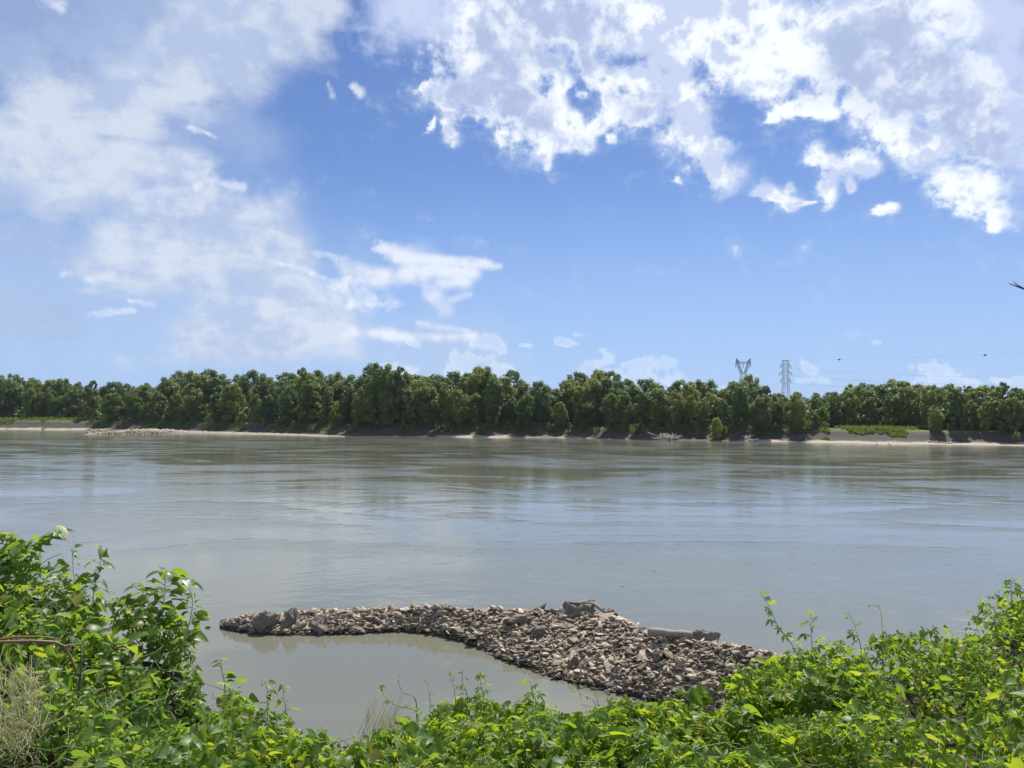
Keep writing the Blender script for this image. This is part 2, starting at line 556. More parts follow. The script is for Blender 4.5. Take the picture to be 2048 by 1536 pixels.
def leaf_mat(name, front, front2, back, trans, trans2, tr=0.42, rough=0.42, far=False, spec=0.5):
    m, b = mat(name)
    t = X.m('FRACT', attr('tint') + obj_random())
    geo = X.nt.nodes.new('ShaderNodeNewGeometry')
    bf = X(geo.outputs['Backfacing'])
    fc = ramp(t, [(0.0, front), (0.55, front2), (0.93, front2), (0.955, (0.26, 0.24, 0.04)), (0.985, (0.20, 0.13, 0.06))]) if not far else mix(t, front, front2)
    if not far:
        n1 = noise(tcoord('Object'), 30, 3, 0.6)
        fc = mix(smooth(n1, 0.35, 0.75) * 0.35, fc, front2)
        fc = mix(bf, fc, back)
    setc(b, 'Base Color', fc)
    b.inputs['Roughness'].default_value = rough
    b.inputs['Specular IOR Level'].default_value = spec
    tl = X.nt.nodes.new('ShaderNodeBsdfTranslucent')
    X.nt.links.new(mix(X.m('POWER', t, 1.8), trans, trans2).s, tl.inputs['Color'])
    ms = X.nt.nodes.new('ShaderNodeMixShader'); ms.inputs[0].default_value = tr
    X.nt.links.new(b.outputs[0], ms.inputs[1]); X.nt.links.new(tl.outputs[0], ms.inputs[2])
    out = [n for n in X.nt.nodes if n.type == 'OUTPUT_MATERIAL'][0]
    X.nt.links.new(ms.outputs[0], out.inputs['Surface'])
    return m


def plain(name, c1, c2, rough=0.8, scale=8.0, metal=0.0, bump_d=0.02):
    m, b = mat(name); n1 = noise(tcoord('Object'), scale, 5, 0.6)
    setc(b, 'Base Color', mix(n1, c1, c2)); b.inputs['Roughness'].default_value = rough
    b.inputs['Metallic'].default_value = metal
    if bump_d: bump(b, n1, 0.6, bump_d)
    return m


M = {}
M['water'] = water_mat()
M['far_bank'] = far_bank_mat()
M['sand'] = sand_mat()
M['near_soil'] = near_soil_mat()
M['gravel'] = gravel_mat()
M['stone'] = stone_mat()
M['dark_stone'] = plain('dark_limestone', (0.09, 0.08, 0.068), (0.30, 0.26, 0.21), 0.85, 2.2, bump_d=0.15)
M['leaf'] = leaf_mat('vine_leaf', (0.06, 0.12, 0.022), (0.12, 0.20, 0.034), (0.18, 0.25, 0.12), (0.28, 0.48, 0.02), (0.64, 0.72, 0.03), tr=0.46, rough=0.45, spec=0.4)
M['leaf_dark'] = leaf_mat('shrub_leaf', (0.05, 0.105, 0.024), (0.11, 0.185, 0.036), (0.30, 0.36, 0.26), (0.24, 0.44, 0.02), (0.56, 0.66, 0.03), tr=0.45)
M['leaf_dry'] = leaf_mat('dry_leaf', (0.20, 0.17, 0.06), (0.28, 0.25, 0.09), (0.22, 0.2, 0.1), (0.3, 0.3, 0.05), (0.4, 0.35, 0.08), tr=0.3)
M['grass'] = leaf_mat('bank_grass', (0.07, 0.12, 0.02), (0.12, 0.17, 0.035), (0.1, 0.14, 0.04), (0.2, 0.3, 0.04), (0.3, 0.36, 0.06), far=True)
M['tree_a'] = leaf_mat('cottonwood_leaf', (0.125, 0.185, 0.055), (0.20, 0.235, 0.065), (0, 0, 0), (0.24, 0.34, 0.04), (0.38, 0.42, 0.05), tr=0.42, rough=0.5, far=True)
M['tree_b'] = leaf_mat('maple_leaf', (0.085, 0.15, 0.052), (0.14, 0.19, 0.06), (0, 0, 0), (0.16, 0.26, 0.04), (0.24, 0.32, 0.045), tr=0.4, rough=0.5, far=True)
M['tree_c'] = leaf_mat('willow_leaf', (0.16, 0.20, 0.055), (0.21, 0.23, 0.06), (0, 0, 0), (0.24, 0.31, 0.04), (0.32, 0.36, 0.05), tr=0.45, rough=0.5, far=True)
M['bark'] = plain('bark', (0.07, 0.055, 0.04), (0.16, 0.13, 0.10), 0.9, 3.0)
M['stem'] = plain('green_stem', (0.10, 0.17, 0.04), (0.18, 0.24, 0.07), 0.5, 20.0, bump_d=0)
M['red_stem'] = plain('red_stem', (0.17, 0.075, 0.05), (0.30, 0.15, 0.10), 0.45, 12.0, bump_d=0)
M['dry_stem'] = plain('dry_stem', (0.48, 0.43, 0.20), (0.70, 0.63, 0.34), 0.8, 20.0, bump_d=0)
M['driftwood'] = plain('driftwood', (0.17, 0.145, 0.115), (0.40, 0.36, 0.30), 0.85, 5.0)
M['steel'] = plain('galvanised_steel', (0.14, 0.145, 0.15), (0.22, 0.225, 0.23), 0.55, 0.4, 0.3, bump_d=0)
M['bleached'] = plain('bleached_wood', (0.42, 0.38, 0.32), (0.66, 0.62, 0.55), 0.85, 3.0)
M['tree_d'] = leaf_mat('young_willow_leaf', (0.24, 0.28, 0.06), (0.30, 0.33, 0.07), (0, 0, 0), (0.45, 0.52, 0.06), (0.5, 0.55, 0.07), tr=0.5, rough=0.5, far=True)
M['leaf_pale'] = leaf_mat('pale_leaf', (0.62, 0.68, 0.62), (0.70, 0.75, 0.68), (0.62, 0.68, 0.60), (0.4, 0.5, 0.3), (0.5, 0.6, 0.35), tr=0.25)
M['insulator'] = plain('insulator', (0.10, 0.07, 0.06), (0.16, 0.11, 0.09), 0.3, 1.0, bump_d=0)
M['wire'] = plain('wire', (0.08, 0.085, 0.09), (0.13, 0.13, 0.14), 0.5, 0.1, 0.5, bump_d=0)
M['marker'] = plain('marker_paint', (0.09, 0.02, 0.012), (0.13, 0.035, 0.02), 0.6, 0.6, bump_d=0)

# ------------------------------------------------------------------ far bank and water
SHORE_PX = [(-900, 851), (-300, 856), (0, 859), (170, 860), (330, 862), (480, 866), (620, 869.5), (760, 872), (900, 874), (1150, 876),
            (1330, 880.5), (1500, 882.5), (1700, 886.5), (1900, 889.5), (2048, 892), (2400, 897), (3000, 905)]
SHORE = []
for px, py in SHORE_PX:
    q = on_z(px, py, 0)
    SHORE.append((q.x, q.y))
SHORE.sort()
SHORE = [(-2600, SHORE[0][1] + 900)] + SHORE + [(2600, SHORE[-1][1] - 60)]
SX = np.array([s[0] for s in SHORE]); SY = np.array([s[1] for s in SHORE])


def shore_y(x):
    return float(np.interp(x, SX, SY)) + 1.6 * fnoise(x, 3.0, 0, 0.045) + 0.8 * fnoise(x, 9.0, 0, 0.16)


def px_of(x, y, z=0.0):
    v = Vector((x, y, z)) - CAM
    d = v.dot(fwd)
    return 1024 + F * v.dot(right) / d, 768 - F * v.dot(up) / d


# width of the flat strip at the water, and of the whole bank up to the trees, by picture column
STRIP = [(-400, 10), (0, 9), (150, 9), (260, 3), (420, 3), (620, 4), (760, 2.5), (900, 5), (1100, 3), (1300, 4.5), (1500, 4), (1640, 5), (1800, 8), (2048, 9), (2400, 9)]
TREES_AT = [(-400, 62), (0, 58), (130, 50), (190, 16), (330, 13), (1600, 13), (1655, 20), (1690, 46), (1830, 46), (1860, 20), (2048, 18), (2500, 18)]


def far_z(x, y):
    d = y - shore_y(x)
    px, _ = px_of(x, y)
    s = interp(px, STRIP)
    n = fnoise(x, y, 1.0, 0.12)
    if d < 0: return max(-2.0, 0.25 * d)
    if d < s: z = 0.55 * d / s
    elif d < s + 9: z = 0.55 + 4.1 * ((d - s) / 9) ** 1.25
    else: z = 4.65 + min(1.0, (d - s - 9) / 60)
    w = min(1, d / 6)
    ledge = 0.35 * fnoise(x, y * 3, 2.0, 0.09) + 0.5 * fnoise(x, y, 5.0, 0.05)
    return z + w * ledge * (1.0 if d < 60 else 0.4)


SANDY = [(0, 1), (160, 1), (250, .35), (620, .4), (700, 0), (860, 0), (885, 1), (1010, 1), (1040, .4), (1150, .5), (1200, .1), (1470, .35), (1530, .7), (1600, .3), (1650, 1), (2048, 1)]


def build_far_bank():
    xs = np.concatenate([np.linspace(-2600, -420, 20), np.linspace(-400, 320, 361), np.linspace(340, 2600, 20)])
    ds = [-14, -6, -2, -0.5, 0, 0.5, 1, 1.6, 2.4, 3.2, 4.2, 5.4, 6.6, 8, 9.5, 11, 12.5, 14, 16, 18, 21, 25, 30, 38, 50, 70, 110, 200, 500, 1500, 6000]
    V = []; T = []
    for x in xs:
        sy = shore_y(x)
        for d in ds: V.append((x, sy + d, far_z(x, sy + d)))
    n = len(ds)
    for i in range(len(xs) - 1):
        for j in range(n - 1):
            a = i * n + j; b = a + n
            T += [(a, b, b + 1), (a, b + 1, a + 1)]
    tint = [interp(px_of(v[0], v[1])[0], SANDY) for v in V]
    o = link('far_bank', arr_mesh('far_bank', V, T, tint, smooth_faces=True), M['far_bank'])
    tag(o, 'muddy far river bank with a pale sand strip at the water', 'river bank', kind='structure')


build_far_bank()

o = link('river', arr_mesh('river', [(-2600, -40, 0), (2600, -40, 0), (2600, 1600, 0), (-2600, 1600, 0)], [(0, 1, 2), (0, 2, 3)]), M['water'])
tag(o, 'wide silty grey-green river with broken reflections', 'river', kind='structure')


def mound(name, line, label, cat, m, res=0.7):
    """low ridge along stations (x, y, half width, height)"""
    V = []; T = []
    pts = [Vector((a, b, 0)) for a, b, _, _ in line]
    cum = [0]
    for i in range(1, len(pts)): cum.append(cum[-1] + (pts[i] - pts[i - 1]).length)
    n = int(cum[-1] / res) + 2; k = 11
    for i in range(n):
        s = cum[-1] * i / (n - 1)
        x = np.interp(s, cum, [l[0] for l in line]); y = np.interp(s, cum, [l[1] for l in line])
        w = np.interp(s, cum, [l[2] for l in line]); h = np.interp(s, cum, [l[3] for l in line])
        for j in range(k):
            t = -1.25 + 2.5 * j / (k - 1)
            yy = y + t * w + 0.3 * fnoise(x, t, 4.0, 0.5)
            z = h * (1 - t * t) * (1 + 0.5 * fnoise(x, yy, 2.0, 0.6)) + 0.12 * fnoise(x, yy, 8.0, 1.3)
            V.append((x, yy, z - 0.02))
    for i in range(n - 1):
        for j in range(k - 1):
            a = i * k + j; b = a + k
            T += [(a, b, b + 1), (a, b + 1, a + 1)]
    o = link(name, arr_mesh(name, V, T, smooth_faces=True), m)
    tag(o, label, cat, kind='structure')
    return o


bar = []
for px, py, w, h in ((168, 869.5, 0.6, 0.1), (190, 868.5, 2.0, 0.7), (230, 867.0, 2.6, 1.2), (290, 864.5, 3.0, 1.6), (330, 864.5, 3.4, 1.4), (380, 866.0, 3.2, 0.9), (480, 868.0, 3.2, 0.7), (620, 871.0, 2.4, 0.5), (690, 873.0, 1.0, 0.15)):
    q = on_z(px, py, 0.0); bar.append((q.x, q.y, w, h))
mound('sandbar', bar, 'pale sandbar with a rubble tip reaching out from the far bank', 'sandbar', M['sand'])


# ------------------------------------------------------------------ rocks
def rock_mesh(name, seed, flat=0.55, npts=14):
    r = random.Random(seed)
    bm = bmesh.new()
    for _ in range(npts):
        v = Vector((r.gauss(0, 1), r.gauss(0, 1), r.gauss(0, 1))).normalized()
        v = Vector((v.x * 0.5 * r.uniform(.85, 1.15), v.y * 0.36 * r.uniform(.8, 1.2), v.z * 0.5 * flat))
        v.z = max(-0.3 * flat, min(0.34 * flat, v.z))
        bm.verts.new(v)
    g = bmesh.ops.convex_hull(bm, input=bm.verts)
    bmesh.ops.delete(bm, geom=[e for e in g['geom_interior'] if isinstance(e, bmesh.types.BMVert)], context='VERTS')
    bmesh.ops.triangulate(bm, faces=bm.faces)
    me = bpy.data.meshes.new(name); bm.to_mesh(me); bm.free()
    a = me.attributes.new('tint', 'FLOAT', 'POINT')
    return me


ROCKS = [rock_mesh('stone', 100 + i, [0.3, 0.4, 0.55, 0.85][i % 4], 12 + i % 5) for i in range(16)]
for me in ROCKS: me.materials.append(M['stone'])
ROCK_ARR = []
for me in ROCKS:
    ROCK_ARR.append((np.array([v.co[:] for v in me.vertices]), np.array([p.vertices[:] for p in me.polygons])))

SPIT = [(440, 1256, 1252, 0.08), (455, 1259, 1246, 0.18), (480, 1263, 1240, 0.3), (520, 1268, 1236, 0.35), (600, 1269, 1228, 0.42), (700, 1268, 1225, 0.45), (800, 1262, 1222, 0.5),
        (870, 1270, 1218, 0.65), (930, 1285, 1220, 0.7), (1000, 1315, 1221, 0.8), (1080, 1345, 1222, 0.9), (1150, 1368, 1222, 1.0),
        (1230, 1388, 1240, 1.1), (1310, 1404, 1264, 1.15), (1400, 1430, 1280, 1.2), (1500, 1470, 1302, 1.25), (1580, 1510, 1322, 1.4), (1700, 1600, 1350, 1.7), (1900, 1700, 1380, 2.2)]
SPIT_ST = []
for px, fy, cy, z in SPIT:
    f = on_z(px, fy, 0); c = on_z(px, cy, z)
    SPIT_ST.append((px, f.x, f.y, c.x, c.y, z))


def spit_point(px, t):
    """t: -0.35..1 front water to crest, 1..2.3 down the back"""
    fx, fy, cx, cy, z = (interp(px, SPIT_ST, k) for k in range(1, 6))
    if t <= 1:
        x = fx + (cx - fx) * t; y = fy + (cy - fy) * t
        h = z * (t ** 0.8 if t > 0 else 1.2 * t)
    else:
        dv = Vector((cx, cy, 0)).normalized()
        back = 1.2 + 0.9 * z
        x = cx + dv.x * (t - 1) * back; y = cy + dv.y * (t - 1) * back
        h = z * (1 - (t - 1) * 1.05)
    e = max(0.0, min(1.0, z / 0.5))
    h += e * (0.10 * fnoise(x, y, 3.0, 0.9) + 0.06 * fnoise(x, y, 7.0, 2.3))
    return Vector((x, y, h))


def build_spit():
    pxs = np.linspace(440, 1900, 240); ts = np.linspace(-0.35, 2.3, 44)
    V = []; T = []
    for p in pxs:
        for t in ts: V.append(tuple(spit_point(p, t)))
    n = len(ts)
    for i in range(len(pxs) - 1):
        for j in range(n - 1):
            a = i * n + j; b = a + n
            T += [(a, b, b + 1), (a, b + 1, a + 1)]
    spit = link('rock_spit', arr_mesh('rock_spit', V, T), M['gravel'])
    tag(spit, 'spit of broken grey-tan limestone rubble curving into the river', 'rock spit', kind='structure')
    r = random.Random(5)
    # stones one can pick apart
    n_big = 0
    while n_big < 296:
        p = r.uniform(450, 1560)
        tail = p < 950
        t = r.uniform(0.0, 1.12) ** 0.9
        if tail: s = r.choice([0.2, 0.28, 0.34, 0.4, 0.55]) * r.uniform(0.75, 1.3) * min(1, 0.35 + (p - 445) / 120)
        else: s = 0.18 + 0.36 * r.random() ** 3
        if not tail and r.random() < 0.25: continue
        q = spit_point(p, t)
        o = bpy.data.objects.new('stone', r.choice(ROCKS)); col.objects.link(o)
        o.parent = spit
        o.location = q + Vector((0, 0, s * (0.10 if tail else 0.06)))
        o.scale = (s * r.uniform(1.1, 1.6), s * r.uniform(.8, 1.2), s * r.uniform(.5, 1.05))
        o.rotation_euler = (r.gauss(0, .35), r.gauss(0, .35), r.uniform(0, 6.28))
        n_big += 1
    g = Geo()
    for i in range(20000):
        p = r.uniform(446, 1640)
        t = r.uniform(-0.06, 1.25)
        s = 0.045 + 0.22 * r.random() ** 4
        if p < 900: s *= 1.25
        s *= min(1.0, 0.5 + (p - 445) / 100)
        q = spit_point(p, t)
        v, tr = ROCK_ARR[r.randrange(16)]
        rot = np.array(Matrix.Rotation(r.uniform(0, 6.28), 3, 'Z') @ Matrix.Rotation(r.gauss(0, .3), 3, 'X') @ Matrix.Rotation(r.gauss(0, .3), 3, 'Y'))
        g.add((v * s * np.array([r.uniform(1, 1.9), r.uniform(.8, 1.2), r.uniform(.4, 1.0)])) @ rot.T + np.array([q.x, q.y, q.z + 0.2 * s]), tr, r.random())
    o = link('rubble', g.mesh('rubble'), M['stone'], spit)
    tag(o, kind='stuff')
    return spit


build_spit()


def boulder(px, py, z, size, seed, label, dims=(1, 1, 1), rz=0.0, tilt=0.0, tint=0.3):
    q = on_z(px, py, z)
    me = rock_mesh('boulder', seed, 0.9, 26)
    bm = bmesh.new(); bm.from_mesh(me)
    bmesh.ops.bevel(bm, geom=bm.edges[:], offset=0.02, segments=1, affect='EDGES')
    bmesh.ops.triangulate(bm, faces=bm.faces)
    bmesh.ops.subdivide_edges(bm, edges=bm.edges[:], cuts=2, use_grid_fill=True)
    for v in bm.verts: v.co += v.co.normalized() * (0.09 * mnoise.noise(v.co * 5 + Vector((seed, 0, 0))) + 0.05 * mnoise.noise(v.co * 13 + Vector((seed, 3, 0))))
    bm.to_mesh(me); bm.free()
    for e in me.attributes['tint'].data: e.value = tint
    o = link('boulder', me, M['stone' if tint > .5 else 'dark_stone'])
    o.location = q; o.scale = (size * dims[0], size * dims[1], size * dims[2]); o.rotation_euler = (tilt, 0, rz)
    tag(o, label, 'boulder', 'boulders on the rock spit')
    return o


boulder(532, 1243, 0.35, 0.85, 1, 'blocky dark boulder nearest the tip of the rock spit', (1, .8, 1.3), .4)
boulder(580, 1240, 0.35, 0.9, 2, 'second dark boulder from the tip of the rock spit', (1, .9, 1.4), 1.2)
boulder(637, 1250, 0.22, 0.9, 3, 'largest dark boulder at the calm pool edge of the spit tail', (1.2, .9, 1.2), 2.2)
boulder(597, 1258, 0.12, 0.55, 4, 'small pale boulder standing in the calm pool below the spit tail', (.8, .8, 1.4), .7, tint=0.8)
boulder(712, 1262, 0.08, 0.5, 5, 'low wedge boulder half in the calm pool mid spit tail', (1.2, .9, .9), 2.9)
boulder(1160, 1222, 1.0, 1.0, 6, 'craggy boulder on the crest of the spit beside a bent branch', (1.3, .9, 1.0), .3)
boulder(1128, 1224, 0.95, 0.6, 7, 'pale tan boulder leaning against the craggy one on the crest', (1.1, .9, .9), 1.3, tint=0.75)
boulder(1222, 1232, 1.0, 0.55, 8, 'dark pointed boulder just past the bent branch on the crest', (1.1, .8, 1.2), 2.0)
boulder(1410, 1272, 1.2, 0.62, 9, 'flat grey block at the end of the log on the spit', (1.3, .7, .8), .1)
boulder(1400, 1292, 1.05, 0.5, 10, 'dark rock slab below the flat block near the log', (1.2, .8, .7), .6, tint=0.05)
boulder(1320, 1315, 0.8, 0.6, 11, 'grey tilted slab in the middle of the rubble slope', (.7, .9, 1.0), .9, .5)
boulder(1030, 1240, 0.75, 0.7, 12, 'brown slab lying on the rubble above the pool bend', (1.4, .7, .6), .5)
boulder(1080, 1262, 0.65, 0.6, 13, 'reddish brown rock in the rubble below the craggy boulder', (1, .8, .8), .5)


def half_sunk(px, py, s, label):
    q = on_z(px, py, 0.02)
    me = ROCKS[3].copy()
    o = link('half_sunk_stone', me); o.location = q; o.scale = (s, s, s)
    tag(o, label, 'stone', 'stones breaking the water off the spit tip')


half_sunk(390, 1244, 0.34, 'flat dark stone breaking the water farthest off the spit tip')
half_sunk(415, 1255, 0.2, 'small dark stone breaking the water next to the spit tip')


def log(px0, py0, z0, px1, py1, z1, r0, r1, label, name='driftwood_log', bend=0.0, stubs=2, cat='log', m='driftwood', seed=1, group=None):
    a = on_z(px0, py0, z0); b = on_z(px1, py1, z1)
    t = empty(name, a); rr = random.Random(seed)
    pts = []; rad = []
    n = 8
    for i in range(n):
        s = i / (n - 1)
        p = a.lerp(b, s) + Vector((0, 0, bend * math.sin(math.pi * s)))
        p += Vector((rr.gauss(0, .06), rr.gauss(0, .06), rr.gauss(0, .06))) * r0
        pts.append(p - a); rad.append((r0 + (r1 - r0) * s) * rr.uniform(.92, 1.08))
    g = Geo(); g.tube(pts, rad, 9)
    link('trunk', g.mesh('trunk', True), M[m], t)
    for k in range(stubs):
        s = rr.randrange(2, n - 1)
        d = Vector((rr.gauss(0, 1), rr.gauss(0, 1), abs(rr.gauss(0, 1)))).normalized()
        L = (b - a).length * rr.uniform(.08, .2)
        g = Geo(); g.tube([pts[s], pts[s] + d * L * .5 + Vector((0, 0, .02)), pts[s] + d * L], [rad[s] * .5, rad[s] * .35, rad[s] * .15], 6)
        link('branch_stub', g.mesh('branch_stub', True), M[m], t)
    tag(t, label, cat, group)
    return t


log(1296, 1263, 1.27, 1386, 1270, 1.27, 0.11, 0.09, 'straight weathered log lying along the crest of the rock spit', seed=3, stubs=1)
log(1163, 1205, 1.2, 1213, 1228, 1.02, 0.07, 0.05, 'bent grey branch leaning on the craggy boulder', bend=0.12, name='driftwood_branch', cat='branch', seed=4)
log(1160, 1360, 0.18, 1163, 1325, 0.5, 0.03, 0.02, 'thin dark stick standing upright at the pool edge of the spit', name='driftwood_stick', cat='stick', m='bark', seed=5, stubs=0)
log(1164, 1330, 0.52, 1196, 1308, 0.72, 0.03, 0.015, 'thin pale stick lying on the rubble above the pool edge', name='driftwood_stick', cat='stick', seed=6, stubs=1)

# ------------------------------------------------------------------ pylons and power line
PX_M = 480 / F


def bars(g, a, b, r=0.14):
    g.tube([a, b], [r, r], 4, caps=False)


def pylon_frame(px, dist, yaw=0.0):
    q = at_dist(px, 840, dist)
    t = empty('power_pylon', (q.x, q.y, 5.0))
    return t


def lattice(g, w0, z0, w1, z1, n, rleg=0.16, rbr=0.09, cx0=0.0, cx1=0.0, d0=None, d1=None):
    """four legs between two square sections with X bracing"""
    d0 = w0 if d0 is None else d0; d1 = w1 if d1 is None else d1
    def sec(s):
        w = w0 + (w1 - w0) * s; d = d0 + (d1 - d0) * s; c = cx0 + (cx1 - cx0) * s; z = z0 + (z1 - z0) * s
        return [Vector((c + sx * w, sy * d, z)) for sx, sy in ((-1, -1), (1, -1), (1, 1), (-1, 1))]
    lo, hi = sec(0), sec(1)
    for k in range(4): bars(g['leg'], lo[k], hi[k], rleg)
    for i in range(n):
        a, b = sec(i / n), sec((i + 1) / n)
        for k in range(4):
            j = (k + 1) % 4
            bars(g['brace'], a[k], b[j], rbr); bars(g['brace'], a[j], b[k], rbr); bars(g['brace'], b[k], b[j], rbr)


def build_pylons():
    # waisted tower
    t = pylon_frame(1487, 480); k = 480 / F
    zz = lambda y: 7 + (844 - y) * k - 5.0
    g = {'leg': Geo(), 'brace': Geo()}
    lattice(g, 4.2, 0, 1.4, zz(752), 9, 0.11, 0.05)
    link('lower_mast', g['leg'].mesh('lower_mast'), M['steel'], t); tag(link('bracing', g['brace'].mesh('bracing'), M['steel'], t), kind='stuff')
    zw, zc, zp = zz(752), zz(731.5), zz(722)
    for s in (-1, 1):
        g = {'leg': Geo(), 'brace': Geo()}
        lattice(g, 0.6, zw, 0.7, zc, 5, 0.10, 0.045, s * 0.8, s * 3.3)
        lattice(g, 0.8, zc, 0.12, zp, 2, 0.12, 0.07, s * 3.3, s * 4.1)
        a = link('upper_arm', g['leg'].mesh('upper_arm'), M['steel'], t); tag(link('bracing', g['brace'].mesh('bracing'), M['steel'], a), kind='stuff')
    g = Geo()
    for sy in (-0.6, 0.6):
        bars(g, Vector((-4.6, sy * .4, zc)), Vector((4.6, sy * .4, zc)), .13)
        bars(g, Vector((-3.6, sy, zc + .9)), Vector((3.6, sy, zc + .9)), .11)
        for i in range(-4, 5): bars(g, Vector((i * .9, sy * .5, zc)), Vector((i * .9 + .45, sy, zc + .9)), .06)
        pts = [Vector((x, sy * .6, zp - 3.0 + 2.8 * abs(x / 4.1) ** 1.5)) for x in np.linspace(-4.1, 4.1, 9)]
        for a, b in zip(pts, pts[1:]): bars(g, a, b, .09)
    link('crossarm', g.mesh('crossarm'), M['steel'], t)
    for x in (-4.5, 0, 4.5):
        g = Geo(); g.tube([Vector((x, 0, zc)), Vector((x, 0, zc - 2.6))], [.16, .16], 6)
        link('insulator', g.mesh('insulator'), M['insulator'], t)
    tag(t, 'steel pylon with a pinched waist and forked top behind the far trees', 'pylon', 'power pylons beyond the far bank')
    # straight double tower
    t = pylon_frame(1572, 480)
    tips = []
    g = {'leg': Geo(), 'brace': Geo()}
    lattice(g, 3.6, 0, 1.5, zz(775), 6, 0.12, 0.05)
    lattice(g, 1.5, zz(775), 1.45, zz(727), 7, 0.12, 0.05)
    link('mast', g['leg'].mesh('mast'), M['steel'], t); tag(link('bracing', g['brace'].mesh('bracing'), M['steel'], t), kind='stuff')
    for y, w in ((737, 3.0), (751, 3.6), (764.5, 3.0)):
        z = zz(y)
        for s in (-1, 1):
            g = Geo()
            for sy in (-1.2, 1.2):
                bars(g, Vector((s * 1.7, sy, z)), Vector((s * w, 0, z)), .11)
                bars(g, Vector((s * 1.7, sy, z + 1.0)), Vector((s * w, 0, z)), .08)
            link('crossarm', g.mesh('crossarm'), M['steel'], t)
        for s in (-1, 1):
            g = Geo(); g.tube([Vector((s * w, 0, z)), Vector((s * w, 0, z - 1.6))], [.15, .15], 6)
            link('insulator', g.mesh('insulator'), M['insulator'], t)
            tips.append(Vector((s * w, 0, z - 1.6)) + t.location)
    for s in (-1, 1):
        g = Geo(); bars(g, Vector((-2.1, s * 1.2, zz(727))), Vector((2.1, s * 1.2, zz(727))), .12)
        link('top_arm', g.mesh('top_arm'), M['steel'], t)
    tag(t, 'straight steel lattice pylon with three pairs of arms behind the far trees', 'pylon', 'power pylons beyond the far bank')
    top = t.location + Vector((1.7, 0, zz(727)))
    # conductors run from the straight tower over the river, down to the far side out of sight
    end = Vector((430, 110, 40))
    def wire(a, b, sag, label, r=0.02):
        pts = []
        for i in range(41):
            s = i / 40
            pts.append(a.lerp(b, s) - Vector((0, 0, 4 * sag * s * (1 - s))) - a)
        g = Geo(); g.tube(pts, [r] * 41, 5, caps=False)
        w = link('power_cable', g.mesh('power_cable'), M['wire'], loc=a)
        tag(w, label, 'cable', 'cables strung from the straight pylon')
        return lambda s: a.lerp(b, s) - Vector((0, 0, 4 * sag * s * (1 - s)))
    names = ['upper', 'upper', 'middle', 'middle', 'lower', 'lower']
    for i, p in enumerate(tips):
        far = 'outer' if i % 2 else 'inner'
        wire(p, end + Vector((3 if i % 2 else -3, 0, -4 * (i // 2))), 13 - 0.8 * (i // 2), 'power cable from the %s arm of the straight pylon, %s of its pair' % (names[i], far))
    f = wire(top, end + Vector((0, 0, 8)), 6.0, 'thin shield cable with dark balls from the top of the straight pylon', 0.014)
    f1 = wire(t.location + Vector((-1.7, 0, zz(727))), end + Vector((-5, 0, 9)), 6.0, 'thin shield cable without balls from the top of the straight pylon', 0.014)
    for want, lab in ((1680, 'dark marker ball on the shield cable closer to the straight pylon'), (1971, 'dark marker ball on the shield cable farther from the straight pylon')):
        s = min((i / 400 for i in range(400)), key=lambda s: abs(px_of(*f(s))[0] - want))
        bm = bmesh.new(); bmesh.ops.create_uvsphere(bm, u_segments=14, v_segments=8, radius=0.5)
        bmesh.ops.create_cone(bm, segments=8, radius1=.12, radius2=.12, depth=1.7, cap_ends=True, matrix=Matrix.Rotation(math.pi / 2, 4, 'Y'))
        me = bpy.data.meshes.new('marker_ball'); bm.to_mesh(me); bm.free()
        o = link('marker_ball', me, M['marker'], loc=f(s)); o.scale = (1, 1, 1)
        tag(o, lab, 'marker ball', 'marker balls on the shield cable')


build_pylons()


# ------------------------------------------------------------------ far trees
def unit(n):
    v = rng.normal(size=(n, 3)); return v / np.linalg.norm(v, axis=1, keepdims=True)


def leaf_cards(centres, normals, size, tints):
    """small bent leaf-spray faces: two triangles each"""
    n = len(centres)
    a = np.cross(normals, unit(n)); a /= np.linalg.norm(a, axis=1, keepdims=True) + 1e-9
    b = np.cross(normals, a)
    s = size[:, None]
    v0 = centres - a * s; v1 = centres + b * s * 0.55 - normals * s * 0.15; v2 = centres + a * s; v3 = centres - b * s * 0.55 - normals * s * 0.15
    V = np.stack([v0, v1, v2, v3], 1).reshape(-1, 3)
    idx = np.arange(n) * 4
    T = np.concatenate([np.stack([idx, idx + 1, idx + 2], 1), np.stack([idx, idx + 2, idx + 3], 1)])
    return V, T, np.repeat(tints, 4)


